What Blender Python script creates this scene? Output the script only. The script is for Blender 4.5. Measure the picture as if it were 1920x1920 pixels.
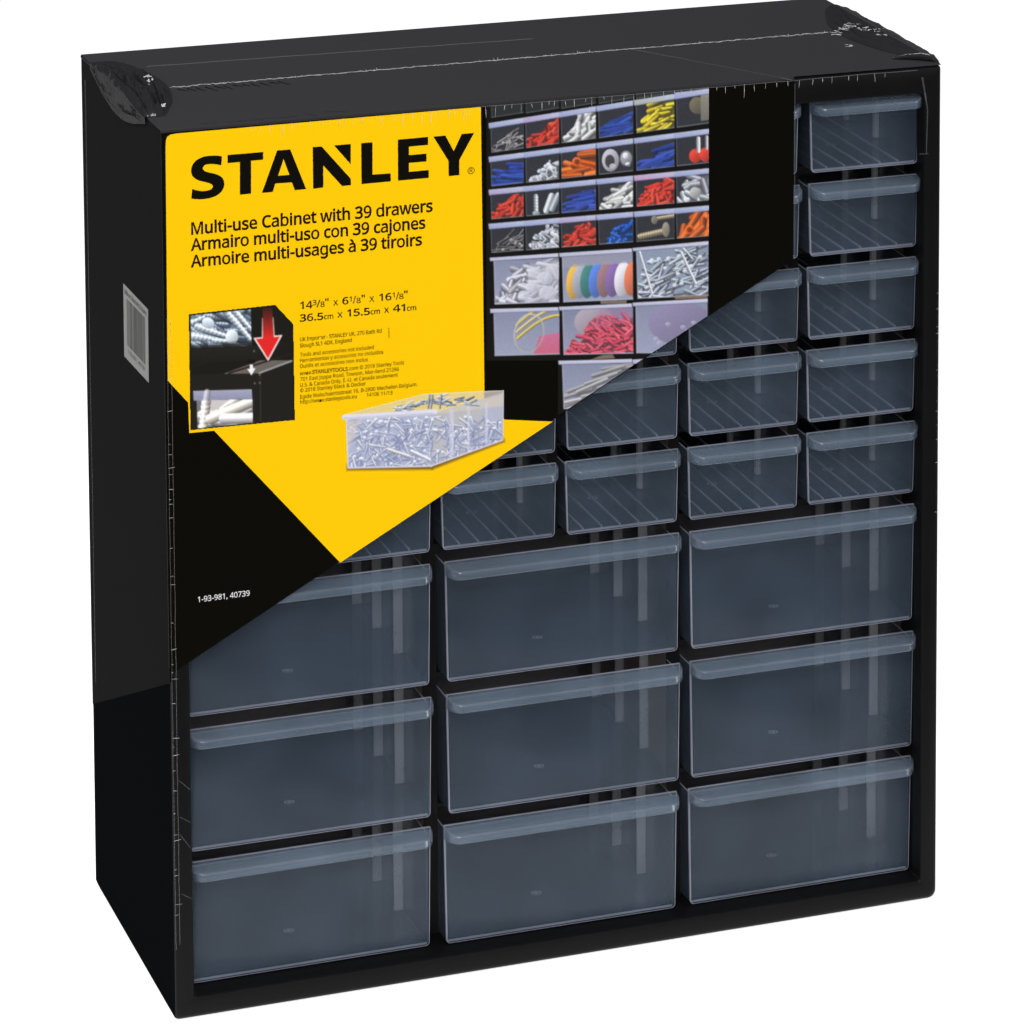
import bpy, bmesh, math, random
import numpy as np
from mathutils import Matrix, Vector, noise

S = bpy.context.scene
for o in list(bpy.data.objects):
    bpy.data.objects.remove(o)
MM = 0.001
R_ = math.radians

# ------------------------------------------------------------------ camera
CAM_R = (-0.414745209, 1.44548150, 0.0101783264)      # yaw, pitch, roll (solved from the cabinet's corners)
CAM_C = np.array([-423.976527, -1966.64737, 879.864433])
F_PX, CX, CY = 8607.99667, 2041.90313, -676.877106    # in the photograph's 1920 pixel frame


def _cam_rot():
    a, b, c = CAM_R
    rz = np.array([[math.cos(a), -math.sin(a), 0], [math.sin(a), math.cos(a), 0], [0, 0, 1]])
    rx = np.array([[1, 0, 0], [0, math.cos(b), -math.sin(b)], [0, math.sin(b), math.cos(b)]])
    ry = np.array([[math.cos(c), -math.sin(c), 0], [math.sin(c), math.cos(c), 0], [0, 0, 1]])
    return rz @ rx @ ry


CAM_M = _cam_rot()
cd = bpy.data.cameras.new('camera')
cam = bpy.data.objects.new('camera', cd)
S.collection.objects.link(cam)
m4 = Matrix([list(CAM_M[i]) + [CAM_C[i] * MM] for i in range(3)] + [[0, 0, 0, 1]])
cam.matrix_world = m4
cd.sensor_width = 36
cd.lens = F_PX / 1920 * 36
cd.shift_x = (960 - CX) / 1920
cd.shift_y = (CY - 960) / 1920
cd.clip_start = 0.05
cd.clip_end = 60
S.camera = cam

# ------------------------------------------------------------------ world, lamps, exposure
W = bpy.data.worlds.new('World')
S.world = W
W.use_nodes = True
bg = W.node_tree.nodes['Background']
bg.inputs[0].default_value = (0.93, 0.95, 1.0, 1)
bg.inputs[1].default_value = 0.22
S.view_settings.view_transform = 'Standard'
S.view_settings.look = 'None'
S.view_settings.exposure = 0
S.view_settings.gamma = 1
S.view_settings.use_curve_mapping = False
S.render.engine = 'CYCLES'
S.cycles.transparent_max_bounces = 64
S.cycles.max_bounces = 12
S.cycles.caustics_reflective = False
S.cycles.caustics_refractive = False
S.cycles.use_denoising = True
S.cycles.denoising_input_passes = 'RGB_ALBEDO'
S.cycles.sample_clamp_indirect = 0.5
S.cycles.sample_clamp_direct = 6.0
S.cycles.blur_glossy = 1.0
S.cycles.use_light_tree = False
S.cycles.use_adaptive_sampling = False
S.render.film_transparent = False


def softbox(name, loc, target, sx, sy, power, col):
    l = bpy.data.lights.new(name, 'AREA')
    l.shape = 'RECTANGLE'
    l.size, l.size_y, l.energy, l.color = sx, sy, power, col
    o = bpy.data.objects.new(name, l)
    S.collection.objects.link(o)
    o.location = loc
    d = Vector(target) - Vector(loc)
    o.rotation_euler = d.to_track_quat('-Z', 'Y').to_euler()
    return o


softbox('key_softbox', (-0.55, -1.9, 2.0), (0.18, 0, 0.22), 1.1, 0.9, 34, (1.0, 0.985, 0.96))
softbox('front_softbox', (-0.5, -2.25, 1.0), (0.18, 0, 0.2), 0.8, 0.5, 22, (1.0, 0.985, 0.96))
softbox('fill_softbox', (1.7, -1.3, 1.2), (0.18, 0, 0.2), 0.8, 0.8, 14, (0.96, 0.98, 1.0))
softbox('top_softbox', (0.1, 0.5, 1.9), (0.18, 0.08, 0.4), 0.8, 0.5, 14, (1.0, 1.0, 1.0))
softbox('side_softbox', (-0.75, 0.2, 1.0), (0, 0.08, 0.36), 0.5, 0.5, 4.5, (1.0, 1.0, 1.0))


# ------------------------------------------------------------------ helpers
def at(px, py, y):
    """point (mm) on the plane y = const seen at this place of the photograph"""
    d = CAM_M @ np.array([(px - CX) / F_PX, -(py - CY) / F_PX, -1.0])
    return CAM_C + d * ((y - CAM_C[1]) / d[1])


def at_x(px, py, x):
    d = CAM_M @ np.array([(px - CX) / F_PX, -(py - CY) / F_PX, -1.0])
    return CAM_C + d * ((x - CAM_C[0]) / d[0])


def at_z(px, py, z):
    d = CAM_M @ np.array([(px - CX) / F_PX, -(py - CY) / F_PX, -1.0])
    return CAM_C + d * ((z - CAM_C[2]) / d[2])


class MB:
    """collects faces in millimetres; build() links them as ONE mesh object"""
    def __init__(self):
        self.v, self.f, self.m = [], [], []

    def add(self, verts, faces, mat=0):
        b = len(self.v)
        self.v += [tuple(map(float, q)) for q in verts]
        for k, f in enumerate(faces):
            self.f.append([b + i for i in f])
            self.m.append(mat[k] if isinstance(mat, (list, tuple)) else mat)

    def box(self, x0, x1, y0, y1, z0, z1, mat=0):
        self.add([(x0, y0, z0), (x1, y0, z0), (x1, y1, z0), (x0, y1, z0),
                  (x0, y0, z1), (x1, y0, z1), (x1, y1, z1), (x0, y1, z1)],
                 [(0, 3, 2, 1), (4, 5, 6, 7), (0, 1, 5, 4), (1, 2, 6, 5), (2, 3, 7, 6), (3, 0, 4, 7)], mat)

    def loft(self, loops, mat=0, cap0=False, cap1=False, mats=None):
        n = len(loops[0])
        b = len(self.v)
        for l in loops:
            self.v += [tuple(map(float, q)) for q in l]
        for i in range(len(loops) - 1):
            for j in range(n):
                k = (j + 1) % n
                self.f.append([b + i * n + j, b + i * n + k, b + (i + 1) * n + k, b + (i + 1) * n + j])
                self.m.append(mats[i] if mats else mat)
        if cap0:
            self.f.append([b + j for j in range(n)][::-1]); self.m.append(mat)
        if cap1:
            self.f.append([b + (len(loops) - 1) * n + j for j in range(n)]); self.m.append(mat)

    def tube(self, pts, r, n=6, mat=0):
        pts = [Vector(p) for p in pts]
        loops = []
        for i, p in enumerate(pts):
            t = (pts[min(i + 1, len(pts) - 1)] - pts[max(i - 1, 0)]).normalized()
            a = t.cross(Vector((0.31, 0.52, 0.79))).normalized()
            c = t.cross(a)
            rr = r[i] if isinstance(r, (list, tuple)) else r
            loops.append([p + a * (rr * math.cos(2 * math.pi * k / n)) + c * (rr * math.sin(2 * math.pi * k / n)) for k in range(n)])
        self.loft(loops, mat, True, True)

    def build(self, name, mats, parent=None, smooth=None, fix=True):
        me = bpy.data.meshes.new(name)
        me.from_pydata([tuple(c * MM for c in q) for q in self.v], [], self.f)
        for q in (mats if isinstance(mats, (list, tuple)) else [mats]):
            me.materials.append(q)
        me.polygons.foreach_set('material_index', self.m)
        if fix:
            bm = bmesh.new(); bm.from_mesh(me)
            bmesh.ops.recalc_face_normals(bm, faces=bm.faces)
            bm.to_mesh(me); bm.free()
        if smooth is not None:
            me.polygons.foreach_set('use_smooth', [True] * len(me.polygons))
            me.set_sharp_from_angle(angle=R_(smooth))
        me.update()
        o = bpy.data.objects.new(name, me)
        S.collection.objects.link(o)
        o.parent = parent
        return o


def thing(name, label, cat):
    o = bpy.data.objects.new(name, None)
    S.collection.objects.link(o)
    o['label'] = label
    o['category'] = cat
    o.empty_display_size = 0.05
    return o


def lin(c):
    c = np.asarray(c, float) / 255.0
    return np.where(c <= 0.04045, c / 12.92, ((c + 0.055) / 1.055) ** 2.4)


# ------------------------------------------------------------------ materials
def principled(name, col, rough=0.5, spec=0.5, alpha=1.0, bump=None, vary=None, coat=0.0):
    m = bpy.data.materials.new(name)
    m.use_nodes = True
    nt = m.node_tree
    p = nt.nodes['Principled BSDF']
    p.inputs['Base Color'].default_value = (*col, 1)
    p.inputs['Roughness'].default_value = rough
    p.inputs['Specular IOR Level'].default_value = spec
    p.inputs['Alpha'].default_value = alpha
    p.inputs['Coat Weight'].default_value = coat
    p.inputs['Coat Roughness'].default_value = 0.08
    tc = nt.nodes.new('ShaderNodeTexCoord')
    if bump:
        sc, st, dist = bump
        n = nt.nodes.new('ShaderNodeTexNoise')
        n.inputs['Scale'].default_value = sc
        n.inputs['Detail'].default_value = 4
        b = nt.nodes.new('ShaderNodeBump')
        b.inputs['Strength'].default_value = st
        b.inputs['Distance'].default_value = dist
        nt.links.new(tc.outputs['Object'], n.inputs['Vector'])
        nt.links.new(n.outputs['Fac'], b.inputs['Height'])
        nt.links.new(b.outputs['Normal'], p.inputs['Normal'])
    if vary:
        sc, lo, hi = vary
        n = nt.nodes.new('ShaderNodeTexNoise')
        n.inputs['Scale'].default_value = sc
        n.inputs['Detail'].default_value = 6
        n.inputs['Roughness'].default_value = 0.65
        r = nt.nodes.new('ShaderNodeMapRange')
        r.inputs['From Min'].default_value = 0.3
        r.inputs['From Max'].default_value = 0.7
        r.inputs['To Min'].default_value = lo
        r.inputs['To Max'].default_value = hi
        nt.links.new(tc.outputs['Object'], n.inputs['Vector'])
        nt.links.new(n.outputs['Fac'], r.inputs['Value'])
        nt.links.new(r.outputs['Result'], p.inputs['Roughness'])
    return m


def poly_plastic(name, col, cover, gloss=0.05, rough=0.18, back=0.5, streak=0.25):
    """milky clear polypropylene: mostly clear, a little scatter and a little gloss on each surface"""
    m = bpy.data.materials.new(name)
    m.use_nodes = True
    nt = m.node_tree
    nt.nodes.clear()
    N, L = nt.nodes.new, nt.links.new
    out = N('ShaderNodeOutputMaterial')
    tr = N('ShaderNodeBsdfTransparent'); tr.inputs[0].default_value = (0.96, 0.97, 0.98, 1)
    df = N('ShaderNodeBsdfDiffuse'); df.inputs[0].default_value = (*col, 1)
    tl = N('ShaderNodeBsdfTranslucent'); tl.inputs[0].default_value = (*col, 1)
    mx = N('ShaderNodeMixShader'); mx.inputs[0].default_value = back
    L(df.outputs[0], mx.inputs[1]); L(tl.outputs[0], mx.inputs[2])
    m1 = N('ShaderNodeMixShader')
    tc = N('ShaderNodeTexCoord')
    no = N('ShaderNodeTexNoise'); no.inputs['Scale'].default_value = 28; no.inputs['Detail'].default_value = 5
    mr = N('ShaderNodeMapRange')
    mr.inputs['From Min'].default_value = 0.3; mr.inputs['From Max'].default_value = 0.7
    mr.inputs['To Min'].default_value = cover * (1 - streak); mr.inputs['To Max'].default_value = cover * (1 + streak)
    oi = N('ShaderNodeObjectInfo')                     # every copy gets its own clouding
    va = N('ShaderNodeVectorMath'); va.operation = 'MULTIPLY_ADD'; va.inputs[1].default_value = (37, 37, 37)
    L(oi.outputs['Location'], va.inputs[0]); L(tc.outputs['Object'], va.inputs[2])
    L(va.outputs[0], no.inputs['Vector']); L(no.outputs['Fac'], mr.inputs['Value'])
    L(mr.outputs['Result'], m1.inputs[0])
    L(tr.outputs[0], m1.inputs[1]); L(mx.outputs[0], m1.inputs[2])
    gl = N('ShaderNodeBsdfGlossy'); gl.inputs['Roughness'].default_value = rough
    fr = N('ShaderNodeFresnel'); fr.inputs[0].default_value = 1.45
    mu = N('ShaderNodeMath'); mu.operation = 'MULTIPLY'; mu.inputs[1].default_value = gloss / 0.034
    mu.use_clamp = True
    L(fr.outputs[0], mu.inputs[0])
    m2 = N('ShaderNodeMixShader')
    L(mu.outputs[0], m2.inputs[0]); L(m1.outputs[0], m2.inputs[1]); L(gl.outputs[0], m2.inputs[2])
    L(m2.outputs[0], out.inputs[0])
    return m


def crumpled_film(name, gloss, rough):
    """several layers of clear film over black: dark, with small sharp reflections"""
    m = bpy.data.materials.new(name)
    m.use_nodes = True
    nt = m.node_tree
    nt.nodes.clear()
    N, L = nt.nodes.new, nt.links.new
    out = N('ShaderNodeOutputMaterial')
    df = N('ShaderNodeBsdfDiffuse'); df.inputs[0].default_value = (0.015, 0.0146, 0.016, 1)
    gl = N('ShaderNodeBsdfGlossy'); gl.inputs['Roughness'].default_value = rough
    a = N('ShaderNodeMixShader'); a.inputs[0].default_value = gloss
    L(df.outputs[0], a.inputs[1]); L(gl.outputs[0], a.inputs[2])
    tr = N('ShaderNodeBsdfTransparent')
    b = N('ShaderNodeMixShader'); b.inputs[0].default_value = 0.86
    L(tr.outputs[0], b.inputs[1]); L(a.outputs[0], b.inputs[2])
    L(b.outputs[0], out.inputs[0])
    return m


YEL = np.array([0.90, 0.535, 0.0015])
INK = (0.0030, 0.0026, 0.0014)
M = {
    'black_plastic': principled('black_plastic', (0.0042, 0.0042, 0.0046), 0.38, 0.09, bump=(420, 0.12, 0.0002), vary=(30, 0.34, 0.52)),
    'shell_plastic': principled('black_shell_plastic', (0.0040, 0.0042, 0.0046), 0.6, 0.0, bump=(420, 0.12, 0.0002)),
    'inner_lifted_plastic': principled('lifted_black_plastic', (0.11, 0.088, 0.080), 0.5, 0.15),  # black plastic; brownish light of the interior is put into its colour
    'grid_plastic': principled('grid_black_plastic', (0.0060, 0.0056, 0.0058), 0.5, 0.1),
    'board_front': principled('printed_black_board', (0.0020, 0.0018, 0.0009), 0.45, 0.05),
    'board_top': principled('black_paper_top', (0.0200, 0.0190, 0.0213), 0.55, 0.06, bump=(900, 0.1, 0.0001)),
    'board_side': principled('black_paper_side', (0.0125, 0.0125, 0.0129), 0.6, 0.0, bump=(700, 0.1, 0.0001)),
    'yellow': principled('yellow_print', tuple(YEL), 0.45, 0.05, bump=(300, 0.04, 0.0001)),
    'ink': principled('black_ink', INK, 0.45, 0.06),
    'brown_ink': principled('dark_brown_ink', (0.014, 0.005, 0.0015), 0.45, 0.05),
    'white_ink': principled('white_ink', (0.75, 0.75, 0.76), 0.4, 0.2),
    'grey_paper': principled('grey_label_paper', (0.23, 0.23, 0.222), 0.6, 0.05),
    'dark_grey_ink': principled('dark_grey_ink', (0.045, 0.045, 0.045), 0.6, 0.05),
    'film': principled('clear_film_crease', (0.8, 0.8, 0.8), 0.15, 0.8, alpha=0.55),
    'film_seam': principled('clear_film_seam', (0.7, 0.7, 0.7), 0.2, 0.6, alpha=0.34),
    'film_faint': principled('clear_film_fold', (0.5, 0.5, 0.5), 0.15, 0.8, alpha=0.11),
    'crumple': crumpled_film('bunched_clear_film', 0.05, 0.14),
    'wrinkle': crumpled_film('wrinkled_clear_film', 0.02, 0.25),
    'pp_panel': poly_plastic('milky_plastic_panel', (0.41, 0.57, 0.79), 0.058, 0.012, back=.35),
    'pp_floor': poly_plastic('milky_plastic_tray', (0.41, 0.57, 0.79), 0.135, 0.034, rough=.07),
    'pp_wall': poly_plastic('milky_plastic_wall', (0.44, 0.55, 0.74), 0.045, 0.03),
    'pp_lip': poly_plastic('milky_plastic_lip', (0.46, 0.61, 0.80), 0.190, 0.02, back=.5),
    'pp_rib': poly_plastic('milky_plastic_rib', (0.80, 0.80, 0.85), 0.32, 0.06),
    'pp_edge': poly_plastic('milky_plastic_edge', (0.68, 0.69, 0.82), 0.62, 0.03),
}


def glow_ground_material():
    """plain white ground with an added glow that washes out shadow"""
    m = bpy.data.materials.new('added_white_glow')
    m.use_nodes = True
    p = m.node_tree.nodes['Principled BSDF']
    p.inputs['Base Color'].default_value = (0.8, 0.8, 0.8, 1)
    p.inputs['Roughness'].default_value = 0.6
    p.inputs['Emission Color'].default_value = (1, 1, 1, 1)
    p.inputs['Emission Strength'].default_value = 0.72  # added glow keeps the ground white and hides the contact shadow
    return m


# ------------------------------------------------------------------ the surface it stands on
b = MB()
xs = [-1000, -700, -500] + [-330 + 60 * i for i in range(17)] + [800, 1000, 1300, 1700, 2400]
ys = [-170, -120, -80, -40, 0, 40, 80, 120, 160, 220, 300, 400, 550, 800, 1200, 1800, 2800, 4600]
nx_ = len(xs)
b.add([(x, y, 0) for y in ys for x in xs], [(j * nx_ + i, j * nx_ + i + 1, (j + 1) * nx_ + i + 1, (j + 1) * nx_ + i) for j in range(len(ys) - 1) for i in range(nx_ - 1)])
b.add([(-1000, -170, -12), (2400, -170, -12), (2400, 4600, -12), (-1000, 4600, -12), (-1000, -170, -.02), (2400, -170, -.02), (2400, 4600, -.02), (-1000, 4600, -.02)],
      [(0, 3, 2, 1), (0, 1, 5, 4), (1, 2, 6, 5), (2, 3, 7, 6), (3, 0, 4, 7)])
table = b.build('glowing_ground', glow_ground_material(), fix=False)
table['label'] = 'plain white ground under the cabinet, with an added glow'
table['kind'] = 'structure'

# ------------------------------------------------------------------ the cabinet
WID, HGT, DEP = 368.6, 410.0, 169.0
cabinet = thing('storage_cabinet', 'black plastic storage cabinet with rows of clear drawers, standing upright on white', 'cabinet')
BACK = {'l0': -2.2, 'l1': -1.1, 'r0': 368.9, 'r1': 371.6, 'b': 2.9, 't': 409.0}


def rrect(y, il, ir, ib, it, rad, n=5, skew=True):
    """rounded rectangle loop at depth y, inset from the outer body by il, ir, ib, it"""
    k = max(0.0, min(1.0, y / DEP)) if skew else 0
    def px(u, v):
        l = (BACK['l0'] * (1 - v) + BACK['l1'] * v) * k
        r = WID + (BACK['r0'] * (1 - v) + BACK['r1'] * v - WID) * k
        return l, r
    z0 = BACK['b'] * k + ib
    z1 = HGT + (BACK['t'] - HGT) * k - it
    l0, r0 = px(0, 0); l1, r1 = px(0, 1)
    cs = [((l0 + il), z0, 180), ((r0 - ir), z0, 270), ((r1 - ir), z1, 0), ((l1 + il), z1, 90)]
    rr = rad if isinstance(rad, (list, tuple)) else [rad] * 4
    sg = [(1, 1), (-1, 1), (-1, -1), (1, -1)]
    pts = []
    for (x, z, a0), r, (sx, sz) in zip(cs, rr, sg):
        for i in range(n + 1):
            a = R_(a0 + 90 * i / n)
            pts.append((x + sx * r + r * math.cos(a), y, z + sz * r + r * math.sin(a)))
    return pts


RO = [2.0, 3.8, 1.6, 1.6]
b = MB()
loops = [rrect(14, 0, 0, 0, 0, RO), rrect(158.6, 0, 0, 0, 0, RO), rrect(159.0, .5, .5, .5, .5, RO), rrect(160.0, .5, .5, .5, .5, RO),
         rrect(160.4, 0, 0, 0, 0, RO), rrect(165.5, 0.2, 0.2, 0.2, 0.2, RO), rrect(168, 1.2, 1.2, 1.4, 1.0, RO), rrect(169, 3.2, 3.2, 3.4, 2.6, RO)]
b.loft(loops, 0, False, True)
b.loft([rrect(14, 3, 3, 3, 3, 1.5), rrect(164, 3, 3, 3, 3, 1.5)], 1, False, True)
b.loft([rrect(14, 0, 0, 0, 0, RO), rrect(14, 3, 3, 3, 3, 1.5)], 1)
b.build('casing', [M['shell_plastic'], M['inner_lifted_plastic']], cabinet, smooth=35)

b = MB()
RI = 1.6
prof = [(14.0, 0, 0, 0, 0, RO), (4.0, 0, 0, 0, 0, RO), (1.6, .25, .25, .8, .25, RO), (.5, .8, .8, 2.4, .7, RO), (0, 1.7, 1.7, 5.2, 1.5, RO),
        (0, 7.9, 7.9, 9.6, 12.2, RI), (.4, 8.4, 8.4, 10.2, 12.7, RI), (1.6, 8.8, 8.8, 10.9, 13.0, RI), (26, 9.2, 9.2, 11.6, 13.4, RI), (26, 3.2, 3.2, 3.2, 3.2, RI)]
b.loft([rrect(y, l, r, bo, t, rd, skew=(y > 13)) for y, l, r, bo, t, rd in prof], 0, mats=[1, 1, 0, 0, 0, 0, 0, 0, 0])
b.build('front_frame', [M['black_plastic'], M['shell_plastic']], cabinet, smooth=40)

# the grid inside: upright dividers, one full shelf, rails beside every row of drawers
SMALL_X = [9.2 + 59.4 * i for i in range(6)]
SMALL_Z = [361.2, 321.0, 280.8, 240.6, 200.5]
LARGE_X = [9.9, 129.4, 247.6]
LARGE_Z = [137.7, 74.7, 12.4]
SW, SH = 53.3, 35.0
LW, LH = 111.2, 57.0
GY = 25.0
for i in range(1, 6):
    x = SMALL_X[i] - 3.0
    b = MB(); b.box(x - 2.6, x + 2.6, GY, 163.9, 199.4, 406.8, [1, 1, 0, 1, 1, 1])
    b.build('divider', [M['grid_plastic'], M['inner_lifted_plastic']], cabinet)
for i in (1, 2):
    x = LARGE_X[i] - 4.2
    b = MB(); b.box(x - 3.4, x + 3.4, GY, 163.9, 3.2, 195.4, [1, 1, 0, 1, 1, 1])
    b.build('divider', [M['grid_plastic'], M['inner_lifted_plastic']], cabinet)
b = MB(); b.box(3.2, WID - 3.2, GY - .4, 163.8, 195.6, 199.2)
b.build('shelf', M['grid_plastic'], cabinet)


def rail(x0, x1, z):
    b = MB()
    b.box(x0, x1, GY + .6, 163.5, z - 2.2, z - 0.4)
    return b.build('drawer_rail', M['grid_plastic'], cabinet)


for zs in SMALL_Z[:-1]:
    for i in range(6):
        l = SMALL_X[i] - .35 if i else 3.3
        r = SMALL_X[i + 1] - 5.65 if i < 5 else WID - 3.3
        rail(l, SMALL_X[i] + 6, zs) if i in (2, 3, 4, 5) else None
        rail(SMALL_X[i] + SW - 5, r, zs) if i in (2, 3, 4, 5) else None
for zl in LARGE_Z[:-1]:
    for i in range(3):
        l = LARGE_X[i] - .75 if i else 3.3
        r = LARGE_X[i + 1] - 7.65 if i < 2 else WID - 3.3
        rail(l, LARGE_X[i] + 8, zl)
        rail(LARGE_X[i] + LW - 7, r, zl)


# ------------------------------------------------------------------ drawers
def panel_outline(w, h, inset, flare=.8, r=2.0):
    """front panel outline (x, z), bottom corners rounded, slightly wider at the top"""
    pts = []
    i = inset
    rr = max(.3, r - i)
    for k in range(6):
        a = R_(180 + 90 * k / 5)
        pts.append((i + rr + rr * math.cos(a), i + rr + rr * math.sin(a)))
    for k in range(6):
        a = R_(270 + 90 * k / 5)
        pts.append((w - i - rr + rr * math.cos(a), i + rr + rr * math.sin(a)))
    pts.append((w + flare - i, h))
    pts.append((-flare + i, h))
    return pts


def drawer_meshes(w, h, large):
    depth = 138.0
    # front panel with a rounded, brighter rim
    p = MB()
    o = panel_outline(w, h, 0.0); o1 = panel_outline(w, h - .1, 0.5)
    f0 = [(x, .4, z) for x, z in o]
    f1 = [(x, 0, z) for x, z in o1]
    bk = [(x, 1.5, z) for x, z in o]
    n = len(o)
    p.v += f1 + f0 + bk
    p.f.append(list(range(n))); p.m.append(0)
    for j in range(n):
        k = (j + 1) % n
        p.f.append([j, k, n + k, n + j]); p.m.append(1)
        p.f.append([n + j, n + k, 2 * n + k, 2 * n + j]); p.m.append(1)
    p.f.append([2 * n + j for j in range(n)][::-1]); p.m.append(0)
    # handle lip
    q = MB()
    xl, xr = -.8 - .25, w + .8 + .25
    D, r = 9.3, 6.4
    def plan(inset, yb=0.0):
        pts = [(xl + inset, yb)]
        for k in range(9):
            a = R_(180 + 90 * k / 8)
            pts.append((xl + r + (r - inset) * math.cos(a), -.9 + (D - .9 - inset) * math.sin(a)))
        for k in range(9):
            a = R_(270 + 90 * k / 8)
            pts.append((xr - r + (r - inset) * math.cos(a), -.9 + (D - .9 - inset) * math.sin(a)))
        pts.append((xr - inset, yb))
        return pts
    def zt(y, drop=0.0):
        t = -y / D
        return h - .2 - 2.45 * t ** 1.2 - drop
    A = [(x, y, zt(y)) for x, y in plan(.9)]
    B = [(x, y, zt(y, .12)) for x, y in plan(.3)]
    C = [(x, y, zt(y, .55)) for x, y in plan(0)]
    zb = h - 6.3
    E1 = [(x, y, zb + .35) for x, y in plan(0)]
    E2 = [(x, y, zb) for x, y in plan(.35)]
    E3 = [(x, y, zb + .1) for x, y in plan(1.0)]
    G = [(x, y, zt(y, 1.15)) for x, y in plan(1.1)]
    n = len(A)
    base = 0
    for lp in (A, B, C, E1, E2, E3, G):
        q.v += lp
    q.f.append(list(range(n))); q.m.append(0)
    for s, mt in enumerate((1, 1, 0, 1, 1, 0)):
        for j in range(n - 1):
            q.f.append([s * n + j, (s + 1) * n + j, (s + 1) * n + j + 1, s * n + j + 1]); q.m.append(mt)
    q.f.append([6 * n + j for j in range(n)][::-1]); q.m.append(0)
    # tray: floor, two side walls, back wall, ribs
    t = MB()
    y0, y1 = 1.75, depth
    wt = h - (2.5 if not large else 3.0)
    t.box(1.0, w - 1.0, y0, y1, .25, 1.35, [0, 0, 2, 0, 0, 0])
    t.box(.35, .98, y0, y1, .8, wt, [4, 2, 4, 4, 4, 0])
    t.box(w - .98, w - .35, y0, y1, .8, wt, [4, 2, 4, 4, 4, 4])
    t.box(1.0, w - 1.0, y1 - 1.2, y1 - .05, 1.4, wt, [4, 2, 4, 4, 4, 4])
    if large:
        for yy in (42, 80, 117):
            for s in (0, 1):
                xw = w - 1.0 if s else 1.0
                d = -1 if s else 1
                for dy in (0, 2.6):
                    xs = sorted((xw + d * .02, xw + d * (4.4 if dy == 0 else 3.6)))
                    t.box(xs[0], xs[1], yy + dy, yy + dy + .9, 1.5, wt - .3, [1, 2, 1, 2, 1, 2])
    else:
        for fx in (.155, .325, .49, .66, .83):
            t.box(w * fx - .25, w * fx + .25, y0 + .3, y1 - 1.6, 1.38, 2.1, 3)
        for yy in (48, 88):
            xw = w - 1.0
            for dy in (0, 2.2):
                t.box(xw - 2.3, xw - .02, yy + dy, yy + dy + .7, 2.0, wt - .3, [1, 2, 1, 2, 1, 2])
    # moulding mark on the floor
    cx, cy = w * .49, (38 if large else 44)
    for r0, r1, mt in ((0, 1.1, 3), (1.7, 2.5, 2)):
        nn = 16
        ring = [(cx + r1 * math.cos(2 * math.pi * k / nn), cy + r1 * math.sin(2 * math.pi * k / nn), 1.8) for k in range(nn)]
        if r0 == 0:
            t.add(ring, [list(range(nn))], mt)
        else:
            inn = [(cx + r0 * math.cos(2 * math.pi * k / nn), cy + r0 * math.sin(2 * math.pi * k / nn), 1.8) for k in range(nn)]
            t.add(ring + inn, [(k, (k + 1) % nn, nn + (k + 1) % nn, nn + k) for k in range(nn)], mt)
    return p, q, t


def make_drawer(w, h, large):
    p, q, t = drawer_meshes(w, h, large)
    tray = t.build('drawer', [M['pp_floor'], M['pp_rib'], M['pp_edge'], M['pp_rib2'], M['pp_wall']], cabinet)
    p.build('front_panel', [M['pp_panel'], M['pp_edge']], tray, smooth=50)
    q.build('lip_handle', [M['pp_lip'], M['pp_edge2']], tray, smooth=50)
    return tray


M['pp_rib2'] = poly_plastic('milky_plastic_floor_rib', (0.72, 0.74, 0.84), 0.62, 0.03)
M['pp_edge2'] = poly_plastic('milky_plastic_lip_edge', (0.60, 0.69, 0.84), 0.26, 0.05)


def copy_drawer(src):
    c = src.copy(); S.collection.objects.link(c); c.parent = cabinet
    for ch in src.children:
        d = ch.copy(); S.collection.objects.link(d); d.parent = c
    return c


random.seed(11)
FRONT_Y = 10.0
first = None
# column, row of every small drawer the sleeve leaves in view, with the small shifts they sit with
for cx_, rows in ((1, (4,)), (2, (3, 4)), (3, (2, 3, 4)), (4, (0, 1, 2, 3, 4)), (5, (0, 1, 2, 3, 4))):
    for rz in rows:
        if first is None:
            first = d = make_drawer(SW, SH, False)
        else:
            d = copy_drawer(first)
        dx = {(5, 0): .6, (5, 1): .2, (5, 3): -.4, (5, 4): -.3}.get((cx_, rz), random.uniform(-.3, .3))
        d.location = ((SMALL_X[cx_] + dx) * MM, (FRONT_Y + random.uniform(-.5, .5)) * MM, SMALL_Z[rz] * MM)
first = None
for cx_ in range(3):
    for rz in range(3):
        if first is None:
            first = d = make_drawer(LW, LH, True)
        else:
            d = copy_drawer(first)
        dx = {(0, 2): -.5, (1, 2): -1.2, (2, 2): -.6, (1, 0): .4, (1, 1): .5}.get((cx_, rz), 0.1)
        d.rotation_euler = (0, 0, R_(random.uniform(-.22, .22)))
        d.location = ((LARGE_X[cx_] + dx) * MM, (FRONT_Y + random.uniform(-.4, .4)) * MM, LARGE_Z[rz] * MM)


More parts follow.
